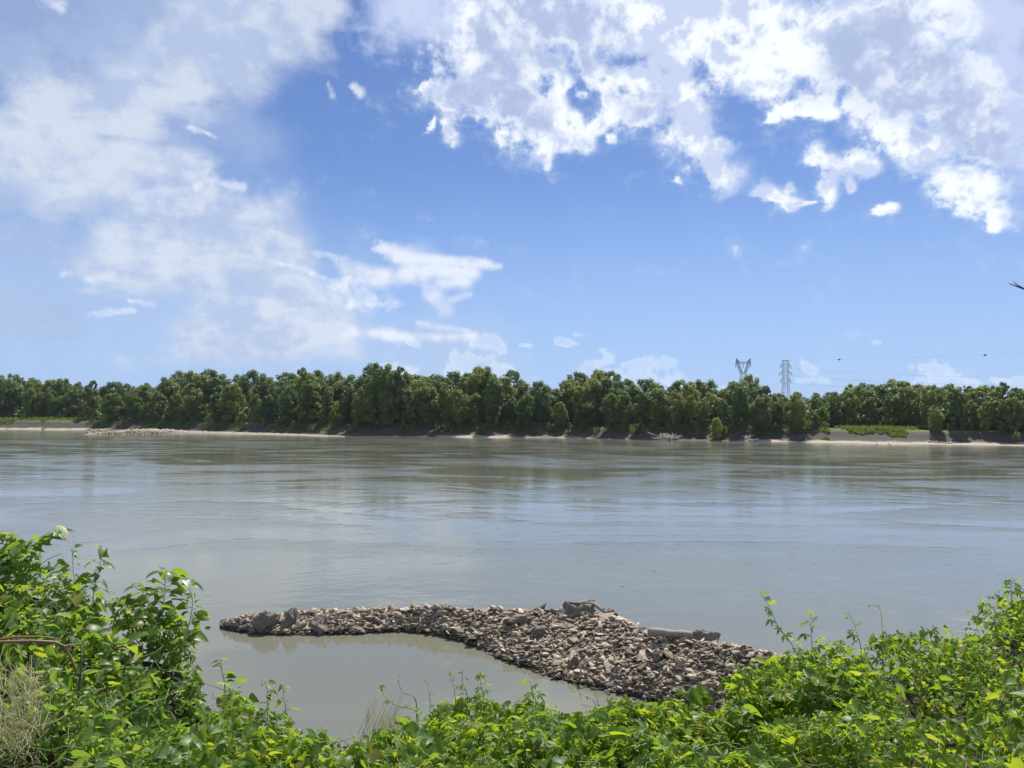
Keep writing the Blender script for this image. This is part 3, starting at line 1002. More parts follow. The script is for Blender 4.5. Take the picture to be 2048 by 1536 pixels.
def tree_proto(kind, seed):
    """unit tree 1 m high; returns (trunk mesh, crown mesh)"""
    r = random.Random(seed)
    shapes = {'broad': (0.27, 0.22, 0.98, 60), 'tall': (0.20, 0.16, 1.0, 54), 'skirted': (0.27, 0.02, 0.98, 74), 'bush': (0.55, 0.0, 1.0, 22), 'cedar': (0.15, 0.12, 1.0, 30)}
    w, z0, z1, nl = shapes[kind]
    g = Geo()
    lean = r.gauss(0, .03)
    pts = [Vector((lean * s * s * 3, 0.02 * math.sin(3 * s), s * 0.8)) for s in np.linspace(-0.02, 1, 7)]
    g.tube(pts, [0.022, .018, .016, .013, .010, .007, .003], 7)
    limbs = []
    for i in range(7):
        s = r.uniform(.25, .8); a = r.uniform(0, 6.28)
        p = Vector((lean * s * s * 3, 0, s * .8)); q = p + Vector((math.cos(a) * w * .75, math.sin(a) * w * .75, r.uniform(.1, .22)))
        limbs.append(q)
        g.tube([p, p.lerp(q, .5) + Vector((0, 0, -.02)), q], [.009, .006, .002], 5)
    trunk = g.mesh('trunk', True); trunk.materials.append(M['bark'])
    C = []; N = []; S = []; Tn = []
    for i in range(nl):
        s = (i + r.random()) / nl
        z = z0 + (z1 - z0) * s
        if kind == 'cedar': env = w * (1.05 - s)
        elif kind in ('skirted', 'bush'): env = w * (0.72 + 0.35 * math.sin(math.pi * min(1, s * 1.1))) * (1 if s < .7 else math.sqrt(max(0.02, 1 - ((s - .7) / .32) ** 2)))
        else: env = w * math.sqrt(max(0.03, 1 - ((s - .45) / .58) ** 2))
        a = r.uniform(0, 6.28); rad = env * math.sqrt(r.uniform(.15, 1)) * .85
        c = np.array([math.cos(a) * rad + lean * s, math.sin(a) * rad, z])
        lr = w * r.uniform(.14, .33) * (0.7 if s > .85 else 1)
        n = int((230 if kind != 'bush' else 130) * (lr / (w * .3)) ** 2)
        u = unit(n)
        rr = lr * (0.62 + 0.5 * rng.random(n))[:, None] * (1 + 0.25 * np.sin(u[:, :1] * 7 + i) * np.sin(u[:, 1:2] * 6))
        C.append(c + u * rr * np.array([1, 1, 1.2])); 
        nn = u * 1.0 + .75 * unit(n) + np.array([0, 0, .25]); N.append(nn / np.linalg.norm(nn, axis=1, keepdims=True))
        S.append((0.010 + 0.014 * rng.random(n)) * (1.9 if kind == 'bush' else 1.0)); Tn.append(np.clip(r.random() * .6 + .25 * rng.random(n), 0, .95))
    C = np.concatenate(C); N = np.concatenate(N); S = np.concatenate(S); Tn = np.concatenate(Tn)
    C[:, 2] = np.maximum(C[:, 2], 0.01)
    V, T, tt = leaf_cards(C, N, S, Tn)
    crown = arr_mesh('crown', V, T, tt * 0.5)
    return trunk, crown


PROTO = {}
for kind, n in (('broad', 4), ('tall', 3), ('skirted', 4), ('bush', 3)):
    PROTO[kind] = [tree_proto(kind, 40 + i * 7 + len(kind)) for i in range(n)]
for protos in PROTO.values():
    for _, me in protos: me.materials.append(M['tree_a'])


def place_tree(x, y, h, kind, m, label, cat='tree', group='trees along the far bank', wide=1.0, name=None, z=None):
    i = random.randrange(len(PROTO[kind]))
    t = empty(name or {'broad': 'cottonwood_tree', 'tall': 'maple_tree', 'skirted': 'willow_tree', 'bush': 'riverbank_shrub', 'cedar': 'cedar_tree'}[kind],
              (x, y, (far_z(x, y) if z is None else z) - 0.1))
    t.scale = (h * wide, h * wide, h); t.rotation_euler = (0, 0, random.uniform(0, 6.28))
    a = link('trunk', PROTO[kind][i][0], None, t)
    b = link('crown', PROTO[kind][i][1], None, t)
    b.material_slots[0].link = 'OBJECT'; b.material_slots[0].material = M[m]
    tag(t, label, cat, group)
    return t


TOPS = [(-300, 762), (0, 762), (80, 762), (150, 768), (165, 790), (200, 785), (240, 768), (300, 770), (340, 762), (380, 750), (430, 752), (480, 750), (550, 749), (620, 745),
        (660, 757), (700, 754), (735, 740), (770, 738), (800, 742), (850, 752), (910, 752), (965, 741), (1010, 748), (1060, 762), (1130, 753), (1200, 747), (1260, 763),
        (1330, 766), (1370, 757), (1400, 768), (1450, 772), (1500, 762), (1560, 782), (1620, 787), (1660, 782), (1690, 772), (1750, 775), (1800, 773), (1850, 778), (1950, 781), (2048, 785), (2400, 790)]
LAND = [(-400, 'the far inlet clearing'), (180, 'the sandbar tip'), (620, 'the sandbar root'), (1180, 'the pale driftwood heap'), (1340, 'the brushy driftwood heap'), (1487, 'the waisted pylon'), (1572, 'the straight pylon'), (1750, 'the grassy bench'), (2048, 'the frame edge above the beach')]
ORD = ['first', 'second', 'third', 'fourth', 'fifth', 'sixth', 'seventh', 'eighth', 'ninth', 'tenth', 'eleventh', 'twelfth', 'thirteenth', 'fourteenth', 'fifteenth', 'sixteenth', 'seventeenth', 'eighteenth', 'nineteenth', 'twentieth']
COUNT = {}


def tree_label(px, row, kind, m):
    j = max(i for i, l in enumerate(LAND) if l[0] <= max(px, -399))
    a = LAND[j][1]
    key = (a, row)
    COUNT[key] = COUNT.get(key, 0) + 1
    tone = {'tree_a': 'mid green', 'tree_b': 'dark green', 'tree_c': 'yellowish green'}[m]
    form = {'broad': 'round-headed', 'tall': 'tall narrow', 'skirted': 'tree leafy to the ground', 'bush': 'shrub', 'cedar': 'pointed'}[kind]
    noun = {'broad': 'round-headed tree', 'tall': 'narrow tree', 'skirted': 'low-skirted tree', 'bush': 'shrub', 'cedar': 'pointed tree'}[kind]
    return '%s %s, %s of %s row past %s' % (tone, noun, ORD[min(COUNT[key], 20) - 1], row, a)


def plant_woods():
    r = random.Random(21)
    for row, extra, step, lo, hi in (('back', 26, 34, 0.88, 1.09), ('middle', 12, 40, 0.86, 1.0), ('front', 0, 37, 0.6, 0.92)):
        px = -90 + r.uniform(0, 20)
        while px < 2140:
            yh = 840 + (px - 1024) * math.tan(ROLL)
            d = interp(px, TREES_AT) + extra + r.uniform(-2.5, 2.5)
            q = on_z(px, interp(px, SHORE_PX), 0)
            dirv = Vector((q.x, q.y, 0)).normalized()
            # walk inland along the view column until far enough from the water
            L = math.hypot(q.x, q.y) + 2
            while True:
                x, y = dirv.x * L, dirv.y * L
                if y - shore_y(x) >= d or L > 700: break
                L += 0.7
            z = far_z(x, y)
            top = 7 + (yh - interp(px, TOPS)) * math.hypot(x, y) / F
            h = (top - z) * r.uniform(lo, hi)
            if r.random() < .18 and row != 'back': h *= .8
            if row == 'front': kind = r.choice(['skirted', 'skirted', 'broad', 'tall', 'tall'])
            else: kind = r.choice(['broad', 'broad', 'tall', 'skirted'])
            m = r.choice(['tree_a', 'tree_a', 'tree_b', 'tree_b', 'tree_c' if row == 'front' else 'tree_a'])
            if row == 'back' and r.random() < .5: m = 'tree_b'
            place_tree(x, y, h, kind, m, tree_label(px, row, kind, m), wide=r.uniform(0.9, 1.55))
            px += step * r.uniform(.65, 1.3) * (0.85 if kind == 'tall' else 1)


plant_woods()


def undergrowth():
    r = random.Random(4); C = []
    while len(C) < 70000:
        px = r.uniform(-90, 2140)
        q = on_z(px, interp(px, SHORE_PX), 0); dv = Vector((q.x, q.y, 0)).normalized()
        L = math.hypot(q.x, q.y) + interp(px, TREES_AT) * 1.05 + r.uniform(3, 40)
        x, y = dv.x * L, dv.y * L
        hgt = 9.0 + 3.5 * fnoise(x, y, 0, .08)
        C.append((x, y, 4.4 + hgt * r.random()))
    C = np.array(C); n = len(C)
    V, T, tt = leaf_cards(C, unit(n), .4 + .6 * rng.random(n), rng.random(n) * .5)
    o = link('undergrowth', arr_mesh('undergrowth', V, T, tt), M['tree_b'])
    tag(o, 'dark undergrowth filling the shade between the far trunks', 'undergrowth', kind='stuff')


undergrowth()
# low growth under the wood
r0 = random.Random(77)
px = -60
while px < 2110:
    q = on_z(px, interp(px, SHORE_PX), 0); dirv = Vector((q.x, q.y, 0)).normalized(); L = math.hypot(q.x, q.y)
    d = interp(px, TREES_AT) - (r0.uniform(1.0, 3.5) if r0.random() < .7 else r0.uniform(3.5, 8.0))
    while True:
        x, y = dirv.x * L, dirv.y * L
        if y - shore_y(x) >= d: break
        L += .7
    m = r0.choice(['tree_a', 'tree_b', 'tree_b'])
    place_tree(x, y, r0.uniform(2.2, 5.0), 'bush', m, tree_label(px, 'shrub', 'bush', m), 'shrub', 'shrubs under the far trees', r0.uniform(.7, 1.1))
    px += r0.uniform(18, 36)


def lone(px, py, z, h, kind, m, label, wide=1.0, cat='tree'):
    q = on_z(px, py, z)
    return place_tree(q.x, q.y, h, kind, m, label, cat, wide=wide)


lone(1432, 879, 0.4, 8.0, 'skirted', 'tree_d', 'small yellow-green tree standing alone at the water under the wood', 1.05)
q = at_dist(183, 850, 345); place_tree(q.x, q.y, 16.5, 'tall', 'tree_b', 'dark narrow tree at the corner between the inlet and the wood', z=4.5)
for px, hy, k, lab in ((745, 728, 'tall', 'tallest tree of the wood, taller of the twin crowns'), (770, 731, 'broad', 'rounder tree of the twin crowns at the highest point of the wood'),
                       (800, 734, 'tall', 'slim dark tree just past the twin crowns'), (966, 739, 'broad', 'broad crown rising above the wood midway along'),
                       (1196, 745, 'broad', 'round crown rising above the wood before the pylons'), (1500, 757, 'broad', 'dense crown partly hiding the waisted pylon')):
    dist = 335 if px != 1500 else 400
    q = at_dist(px, 845, dist)
    yh = 840 + (px - 1024) * math.tan(ROLL)
    place_tree(q.x, q.y, 7 + (yh - hy) * dist / F - 4.7, k, 'tree_b' if k == 'tall' else 'tree_a', lab)


# grass on the far bank
def grass_patch(name, label, x_range, d_range, n, size):
    g = Geo(); r = random.Random(9)
    C = []
    while len(C) < n:
        px = r.uniform(*x_range); d = r.uniform(*d_range)
        q = on_z(px, interp(px, SHORE_PX), 0); dv = Vector((q.x, q.y, 0)).normalized()
        L = math.hypot(q.x, q.y) + d * 1.02
        x, y = dv.x * L, dv.y * L
        if fnoise(x, y, 2, .12) + .4 * fnoise(x, y, 2, .4) < -.12 + .5 * (abs(d - sum(d_range) / 2) / (d_range[1] - d_range[0])): continue
        C.append((x, y, far_z(x, y) + .1))
    C = np.array(C); k = len(C)
    N = unit(k); N[:, 2] *= .4; N /= np.linalg.norm(N, axis=1, keepdims=True)
    a = np.stack([-N[:, 1], N[:, 0], np.zeros(k)], 1)
    s = size * (0.5 + rng.random(k))[:, None]
    h = np.array([0, 0, 1.0]) + .35 * rng.normal(size=(k, 3))
    V = np.stack([C - a * s * .35, C + a * s * .35, C + h * s], 1).reshape(-1, 3)
    i = np.arange(k) * 3
    o = link(name, arr_mesh(name, V, np.stack([i, i + 1, i + 2], 1), np.repeat(rng.random(k) * .9, 3)), M['grass'])
    tag(o, label, 'grass', kind='stuff')


grass_patch('bench_grass', 'bright green grass on the bench before the trees', (1668, 1836), (12, 46), 9000, 0.65)
grass_patch('clearing_grass', 'green grass on the clearing beside the inlet', (-60, 172), (16, 50), 7000, 0.7)
grass_patch('bank_weeds', 'weedy growth on the mud bank below the wood', (200, 1660), (6, 16), 22000, 0.6)


# driftwood heaps on the far shore
def heap(px, py, z, w, n, label, seed):
    q = on_z(px, py, z); t = empty('driftwood_heap', q); r = random.Random(seed)
    for i in range(n):
        a = r.uniform(0, math.pi); L = w * r.uniform(.3, .7)
        c = Vector((r.gauss(0, w * .22), r.gauss(0, w * .12), abs(r.gauss(0, .5)) + .2))
        d = Vector((math.cos(a), math.sin(a) * .6, r.gauss(0.1, .35))).normalized()
        g = Geo(); g.tube([c - d * L / 2, c + Vector((0, 0, r.gauss(0, .12))), c + d * L / 2], [.13, .11, .04], 5)
        link('branch', g.mesh('branch'), M['bleached'], t)
    tag(t, label, 'driftwood', 'driftwood heaps on the far shore')


heap(1185, 872, 0.6, 6.5, 34, 'pale tangled driftwood heap at the water below the wood', 1)
heap(1335, 878, 0.5, 8.5, 46, 'larger brushy driftwood heap nearer the pylons', 2)
heap(1500, 881, 0.4, 5.0, 14, 'small driftwood scatter below the waisted pylon', 3)
log(945, 850, 4.0, 972, 862, 1.8, .28, .18, 'leaning dead trunk on the mud bank mid wood', name='fallen_tree', cat='fallen tree', seed=8)
log(1752, 886, 0.3, 1762, 893, -0.2, .14, .08, 'thin snag dipping into the water off the pale beach, first of two', name='snag', cat='snag', seed=9, stubs=0)
log(1776, 886, 0.4, 1789, 894, -0.2, .16, .09, 'longer snag dipping into the water off the pale beach, second of two', name='snag', cat='snag', seed=10, stubs=0)
log(1630, 862, 3.2, 1640, 882, 0.4, .22, .12, 'bleached trunk sliding down the bank before the grassy bench', name='fallen_tree', cat='fallen tree', seed=11)
log(90, 858, 0.6, 60, 846, 1.8, .3, .15, 'pale fallen tree on the inlet beach', name='fallen_tree', cat='fallen tree', seed=12, stubs=3)
log(760, 848, 4.0, 772, 862, 2.0, .25, .15, 'dead trunk leaning off the bank under the twin crowns', name='fallen_tree', cat='fallen tree', seed=13, stubs=3)
log(1850, 882, 0.9, 1905, 887, 0.5, .3, .15, 'driftwood log lying on the pale beach', cat='log', seed=14, stubs=3)

# rubble on the sandbar tip
g = Geo(); rr = random.Random(31)
for i in range(420):
    s = rr.random() ** 1.3
    px = 175 + 170 * s
    q = on_z(px, rr.uniform(862.5, 868.8), 0.0)
    v, tr = ROCK_ARR[rr.randrange(16)]
    sz = rr.uniform(.5, 1.4)
    rot = np.array(Matrix.Rotation(rr.uniform(0, 6.28), 3, 'Z') @ Matrix.Rotation(rr.gauss(0, .4), 3, 'X'))
    g.add((v * sz) @ rot.T + np.array([q.x, q.y, rr.uniform(.2, 1.0)]), tr, .5 + .5 * rr.random())
o = link('sandbar_rubble', g.mesh('sandbar_rubble'), M['stone'])
tag(o, 'pale rubble heaped on the tip of the sandbar', 'rubble', kind='stuff')

# ------------------------------------------------------------------ near bank
CREST = [(-700, 1000, 6.5), (-200, 1030, 6.3), (0, 1062, 6.0), (60, 1070, 6.0), (125, 1085, 5.9), (160, 1130, 5.7), (210, 1165, 5.6), (260, 1195, 5.6), (330, 1205, 5.6), (390, 1225, 5.5),
         (410, 1330, 5.4), (470, 1365, 5.3), (520, 1405, 5.2), (600, 1425, 5.1), (645, 1445, 4.9), (690, 1492, 4.7), (725, 1480, 4.8), (780, 1450, 5.2), (850, 1415, 5.6), (950, 1388, 6.0), (1050, 1395, 6.0),
         (1150, 1418, 6.0), (1210, 1418, 6.0), (1280, 1395, 6.2), (1400, 1372, 6.4), (1480, 1332, 6.6), (1550, 1300, 7.0), (1650, 1278, 7.2), (1750, 1270, 8.0), (1830, 1255, 8.8), (1900, 1242, 9.2),
         (1960, 1215, 9.5), (2020, 1170, 9.5), (2060, 1155, 9.5), (2400, 1130, 9.6), (2800, 1110, 9.8)]
R_NEAR = 2.9


def canopy(px, t):
    """foliage surface: t 0 at the feet .. 1 at the crest, beyond 1 down the far slope"""
    yc = interp(px, CREST, 1); rc = interp(px, CREST, 2)
    if t <= 1:
        py = 1680 + (yc - 1680) * t
        s = t if t > 0 else t
        r = R_NEAR + (rc - R_NEAR) * s
        p = at_dist(px, py, r)
    else:
        p = at_dist(px, yc, rc)
        h = Vector((p.x, p.y, 0)).normalized()
        dd = (t - 1) * 8.0
        p = p + h * dd - Vector((0, 0, 0.75 * dd + 0.12 * min(dd, 1)))
    return p


def canopy_bumpy(px, t):
    p = canopy(px, t)
    n = 0.16 * fnoise(p.x, p.y, 1.0, 1.3) + 0.10 * fnoise(p.x, p.y, 6.0, 3.1)
    return p + Vector((0, 0, n * (1 if t < .9 else .5)))


def build_near_bank():
    pxs = np.linspace(-700, 2800, 176); ts = [-0.5, -0.2] + list(np.linspace(0, 1, 16)) + [1.06, 1.15, 1.3, 1.5, 1.7, 1.95, 2.3]
    V = []; T = []
    for p in pxs:
        for t in ts:
            q = canopy(p, t)
            drop = 0.42 if t > .3 else 0.42
            V.append((q.x, q.y, max(q.z - drop - 0.1 * fnoise(q.x, q.y, 0, 2.0), -1.5)))
    n = len(ts)
    for i in range(len(pxs) - 1):
        for j in range(n - 1):
            a = i * n + j; b = a + n
            T += [(a, b, b + 1), (a, b + 1, a + 1)]
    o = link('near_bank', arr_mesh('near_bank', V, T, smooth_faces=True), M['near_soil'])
    tag(o, 'dark soil of the steep near bank under the vines', 'river bank', kind='structure')


build_near_bank()


# leaf shapes: base at the origin, blade along +Y, face up +Z
def palmate(lobes=5, depth=0.42, spread=2.15, droop=0.35, seed=0):
    r = random.Random(seed); V = [(0, 0, 0)]; T = []
    for i in range(lobes):
        a = (i - (lobes - 1) / 2) / ((lobes - 1) / 2) * spread * 0.5 * 1.15
        L = (1.0 - 0.38 * abs(a) / (spread * .6)) * r.uniform(.9, 1.08)
        w = spread / lobes * .62
        def P(an, rad, z): return (math.sin(an) * rad, math.cos(an) * rad, z)
        b = len(V)
        V += [P(a - w * 1.0, L * depth, .03), P(a - w * .62, L * .68, .05 - droop * .25), P(a, L, -droop * L * .6), P(a + w * .62, L * .68, .05 - droop * .25), P(a + w * 1.0, L * depth, .03), P(a, L * .55, -.05 - droop * .12)]
        c = b + 5
        T += [(0, c, b), (b, c, b + 1), (b + 1, c, b + 2), (c, b + 3, b + 2), (c, b + 4, b + 3), (0, b + 4, c)]
    V = np.array(V, dtype=np.float32); V[:, :2] *= 0.78
    return V, np.array(T)


def heart(droop=0.3, fold=0.12, width=0.42, notch=0.12, seed=0):
    ys = [-.10, -.14, .0, .2, .42, .66, .86, 1.0]; ws = [.12, .30, .40, .43, .37, .25, .11, 0]
    V = []; T = []
    k = width / .43
    mid = []
    for y in (0.0, 0.22, .45, .7, 1.0):
        mid.append(len(V)); V.append((0, y, -droop * y * y))
    for s in (-1, 1):
        b = len(V)
        for y, w in zip(ys, ws): V.append((s * w * k, y, fold * w * 2 - droop * max(y, 0) ** 2 - .25 * w * w))
        tri = [(mid[0], b, b + 1), (mid[0], b + 1, b + 2), (mid[0], b + 2, mid[1]), (mid[1], b + 2, b + 3), (mid[1], b + 3, mid[2]), (mid[2], b + 3, b + 4), (mid[2], b + 4, mid[3]), (mid[3], b + 4, b + 5), (mid[3], b + 5, b + 6), (mid[3], b + 6, mid[4])]
        T += [t if s < 0 else (t[0], t[2], t[1]) for t in tri]
    V = np.array(V, dtype=np.float32)
    T = np.array(T)
    # make the face look up
    T = T[:, [0, 2, 1]]
    return V, T


def ovate(droop=0.3, fold=0.15, width=0.24):
    V, T = heart(droop, fold, width)
    V = V.copy(); V[:, 1] = np.where(V[:, 1] < 0, 0.02, V[:, 1])
    return V, T


LEAF = {'palm': [palmate(5, .40, 3.3, .35, 1), palmate(7, .38, 3.9, .3, 2), palmate(5, .36, 3.0, .6, 3)],
        'heart': [heart(.25, .15), heart(.45, .22), heart(.1, .3, .38)],
        'ovate': [ovate(.3, .2), ovate(.5, .12, .28)]}


def fix_up(V, T):
    a = V[T[:, 0]]; b = V[T[:, 1]]; c = V[T[:, 2]]
    n = np.cross(b - a, c - a); T = T.copy(); f = n[:, 2] < 0
    T[f] = T[f][:, [0, 2, 1]]
    return V, T


LEAF = {k: [fix_up(*l) for l in v] for k, v in LEAF.items()}
LEAF_MESH = {}
for k, v in LEAF.items():
    for mn in ('leaf', 'leaf_dark', 'leaf_dry'):
        LEAF_MESH[k, mn] = []
        for V, T in v:
            me = arr_mesh('leaf', V, T, np.zeros(len(V)), smooth_faces=True); me.materials.append(M[mn])
            LEAF_MESH[k, mn].append(me)


def leaf_matrix(p, size, r, up_bias=1.0, hang=None):
    """random leaf pose: upper face towards the light, tip outward and down"""
    n = Vector((r.gauss(0, .7), r.gauss(0, .7), 0)) + Vector((0.05, -.15, .85)) * up_bias
    n.normalize()
    a = r.uniform(0, 6.28)
    y = Vector((math.cos(a), math.sin(a) - .35, -.6))
    y = (y - n * y.dot(n)).normalized(); x = y.cross(n)
    return Matrix(((x.x * size, y.x * size, n.x * size, p.x), (x.y * size, y.y * size, n.y * size, p.y), (x.z * size, y.z * size, n.z * size, p.z), (0, 0, 0, 1)))


def gap_field(p):
    return fnoise(p.x, p.y, p.z * 1.2, 1.7) + .5 * fnoise(p.x, p.y, p.z * 2 + 9, 4.0)


def thicket(name, label, cat, px_lo, px_hi, n, mix_kinds, mn, size, seed, n_parts=280, t_lo=0.12, stems=60):
    """a mass of vine leaves over the bank between two picture columns"""
    r = random.Random(seed)
    c = canopy((px_lo + px_hi) / 2, .6)
    root = empty(name, (c.x, c.y, c.z - .45))
    inv = -root.location
    leaves = []
    tries = 0
    while len(leaves) < n and tries < n * 4:
        tries += 1
        px = r.uniform(px_lo, px_hi)
        u = r.random()
        if u < .86: t = t_lo + (1.02 - t_lo) * math.sqrt(r.random()) if r.random() < .5 else r.uniform(t_lo, 1.02)
        else: t = 1 + r.random() ** 2 * .5
        p = canopy_bumpy(px, t)
        depth = abs(r.gauss(0, .16))
        gf = gap_field(p)
        if gf > .17:
            if t < .82 and r.random() < .85: continue
            depth += .22
        p.z -= depth
        if t <= 1 and r.random() < .05: p.z += r.uniform(0, .10)
        k = r.choice(mix_kinds)
        s = size * (.36 + .95 * r.random() ** 2.2)
        if k == 'ovate': s *= .8
        leaves.append((p, k, s, depth))
    # the ones that show largest: shallow and near
    order = sorted(range(len(leaves)), key=lambda i: leaves[i][3] * 6 + (leaves[i][0] - CAM).length * .12 - leaves[i][2] * 9)
    part = set()
    for i in order:
        x, y = px_of(*leaves[i][0])
        if -20 < x < 2068 and y < 1560: part.add(i)
        if len(part) >= n_parts: break
    g = Geo()
    for i, (p, k, s, dp) in enumerate(leaves):
        mm = leaf_matrix(p, s, r)
        j = r.randrange(len(LEAF[k]))
        if i in part:
            o = bpy.data.objects.new('leaf', LEAF_MESH[k, mn][j]); col.objects.link(o)
            o.parent = root; o.matrix_parent_inverse = Matrix.Translation(inv); o.matrix_basis = mm
        else:
            V, T = LEAF[k][j]
            A = np.array(mm)
            g.add(V @ A[:3, :3].T + (A[:3, 3] + np.array(inv)), T, r.random())
    o = link('foliage', g.mesh('foliage', True), M[mn], root); tag(o, kind='stuff')
    g = Geo()
    for i in range(stems):
        px = r.uniform(px_lo, px_hi); t = r.uniform(t_lo, .98)
        pts = []
        a = r.uniform(0, 6.28); p = canopy_bumpy(px, t) - Vector((0, 0, r.uniform(0.0, .12)))
        L = r.uniform(.15, .45)
        for s in range(6):
            pts.append(p + inv)
            a += r.gauss(0, .35)
            p = p + Vector((math.cos(a), math.sin(a), r.gauss(-.05, .35))) * L / 5
        w = r.uniform(.0012, .0028)
        g.tube(pts, [w] * 6, 4, caps=False)
    o = link('vine_stems', g.mesh('vine_stems', True), M['stem'], root); tag(o, kind='stuff')
    tag(root, label, cat, 'leafy growth on the near bank')
    return root


thicket('leafy_shrub', 'tall dark leafy shrub at the top of the near bank beside the red stem', 'shrub', -330, 420, 9500, ['heart', 'heart', 'ovate', 'palm'], 'leaf_dark', .076, 1, stems=120)
thicket('vine_tangle', 'low vine tangle sloping from the shrub down to the gap', 'vine', 380, 700, 4400, ['heart', 'heart', 'palm', 'ovate'], 'leaf', .075, 2)
thicket('hop_vine', 'rounded mound of star-shaped vine leaves beside the gap over the pool', 'vine', 715, 1215, 6000, ['palm', 'palm', 'heart'], 'leaf', .105, 3)
thicket('hop_vine', 'mound of star-shaped vine leaves hiding the foot of the rock spit', 'vine', 1195, 1720, 7600, ['palm', 'palm', 'palm', 'heart'], 'leaf', .107, 4)
thicket('hop_vine', 'vine-covered bank rising past the end of the spit to the frame edge', 'vine', 1700, 2420, 12000, ['palm', 'heart', 'ovate'], 'leaf', .088, 5)


# ------------------------------------------------------------------ single shoots standing clear of the mass
def shoot(name, label, px_pts, r, kinds, mn, size, n_leaf, seed, cat='shoot', stem='stem', rad=.0045, tip=True, group='shoots standing clear of the vines'):
    """stem through picture points (px, py) at horizontal distance r, leaves along it"""
    rr = random.Random(seed)
    pts = [at_dist(x, y, r + .05 * i) for i, (x, y) in enumerate(px_pts)]
    base = pts[0] - Vector((0, 0, .3))
    pts = [base] + pts
    root = empty(name, base)
    # smooth
    def cr(s):
        n = len(pts) - 1; f = s * n; i = min(int(f), n - 1); u = f - i
        p0 = pts[max(i - 1, 0)]; p1 = pts[i]; p2 = pts[i + 1]; p3 = pts[min(i + 2, n)]
        return 0.5 * ((2 * p1) + (p2 - p0) * u + (2 * p0 - 5 * p1 + 4 * p2 - p3) * u * u + (3 * p1 - p0 - 3 * p2 + p3) * u ** 3)
    line = [cr(i / 20) - base for i in range(21)]
    g = Geo(); g.tube(line, [rad * (1 - .7 * i / 20) for i in range(21)], 5)
    link('stem', g.mesh('stem', True), M[stem], root)
    for i in range(n_leaf):
        s = .2 + .8 * (i + .5) / n_leaf
        p = cr(s)
        k = rr.choice(kinds); sz = size * rr.uniform(.7, 1.2) * (1 - .4 * s)
        a = rr.uniform(0, 6.28)
        off = Vector((math.cos(a), math.sin(a), .35)) * sz * .45
        g = Geo(); g.tube([p - base, p - base + off * .6, p - base + off], [rad * .45, rad * .35, rad * .3], 4, caps=False)
        pet = link('petiole', g.mesh('petiole', True), M[stem], root)
        n = Vector((rr.gauss(0, .5), rr.gauss(0, .5), 1)).normalized()
        y = Vector((math.cos(a), math.sin(a), -.5)); y = (y - n * y.dot(n)).normalized(); x = y.cross(n); q = p + off
        o = bpy.data.objects.new('leaf', LEAF_MESH[k, mn][rr.randrange(len(LEAF[k]))]); col.objects.link(o)
        o.parent = root; o.matrix_parent_inverse = Matrix.Translation(-base)
        o.matrix_basis = Matrix(((x.x * sz, y.x * sz, n.x * sz, q.x), (x.y * sz, y.y * sz, n.y * sz, q.y), (x.z * sz, y.z * sz, n.z * sz, q.z), (0, 0, 0, 1)))
    tag(root, label, cat, group)
    return root


P3 = ['palm']; H2 = ['heart', 'ovate']
shoot('vine_shoot', 'long leaning vine shoot rising over the end of the rock spit', [(1600, 1330), (1585, 1292), (1555, 1250), (1538, 1212), (1518, 1184)], 6.6, P3, 'leaf', .11, 12, 1)
shoot('vine_shoot', 'upright vine shoot with a star of leaves past the leaning shoot', [(1625, 1310), (1622, 1265), (1622, 1225)], 6.8, P3, 'leaf', .13, 9, 2)
shoot('vine_shoot', 'thin vine shoot with a small leaf tuft over open water', [(1722, 1300), (1712, 1260), (1698, 1225)], 7.4, P3, 'leaf', .11, 8, 3)
shoot('vine_shoot', 'thin curling tendril shoot beside the small tuft', [(1765, 1300), (1764, 1250), (1758, 1215), (1738, 1212)], 7.8, ['ovate'], 'leaf', .05, 7, 4, rad=.003)
shoot('vine_shoot', 'bare curved tendril rising from the mound over the pool', [(832, 1402), (806, 1385), (797, 1362), (798, 1346)], 5.5, ['ovate'], 'leaf', .035, 4, 5, rad=.004)
shoot('vine_shoot', 'tendril with a star leaf nearest the gap', [(835, 1428), (795, 1412), (768, 1390), (764, 1366)], 5.4, P3, 'leaf', .075, 5, 6, rad=.0045)
shoot('vine_shoot', 'short straight shoot behind the mound over the pool', [(860, 1400), (856, 1375), (854, 1358)], 5.7, ['ovate'], 'leaf', .04, 5, 7, rad=.003)
shoot('vine_shoot', 'twin-tipped shoot at the top of the mound over the pool', [(935, 1395), (925, 1365), (926, 1340)], 5.9, ['ovate', 'palm'], 'leaf', .06, 7, 8)
shoot('vine_shoot', 'pale shoot left of the twin-tipped one on the mound', [(910, 1390), (902, 1362), (899, 1340)], 5.9, ['ovate'], 'leaf', .05, 6, 9, rad=.003)
shoot('vine_shoot', 'stiff leafy shoot crowning the mound over the pool', [(968, 1400), (962, 1372), (960, 1352)], 5.9, P3, 'leaf', .115, 7, 10)
shoot('vine_shoot', 'broad-leaved shoot on the far side of the mound over the pool', [(1072, 1410), (1066, 1385), (1060, 1362)], 5.9, P3, 'leaf', .12, 7, 11)
shoot('vine_shoot', 'arching tendril crossing in front of the pool edge of the spit', [(1190, 1408), (1165, 1390), (1148, 1368), (1140, 1352)], 6.1, ['ovate'], 'leaf', .045, 5, 12, rad=.0035)
shoot('vine_shoot', 'thin stem rising in front of the rubble by the arching tendril', [(1196, 1412), (1190, 1385), (1184, 1362)], 6.1, ['ovate'], 'leaf', .04, 4, 13, rad=.003)
shoot('vine_shoot', 'pale runner lying across the gap over the pool', [(598, 1505), (640, 1492), (690, 1480), (716, 1470)], 4.7, ['heart'], 'leaf', .04, 3, 14, rad=.005)
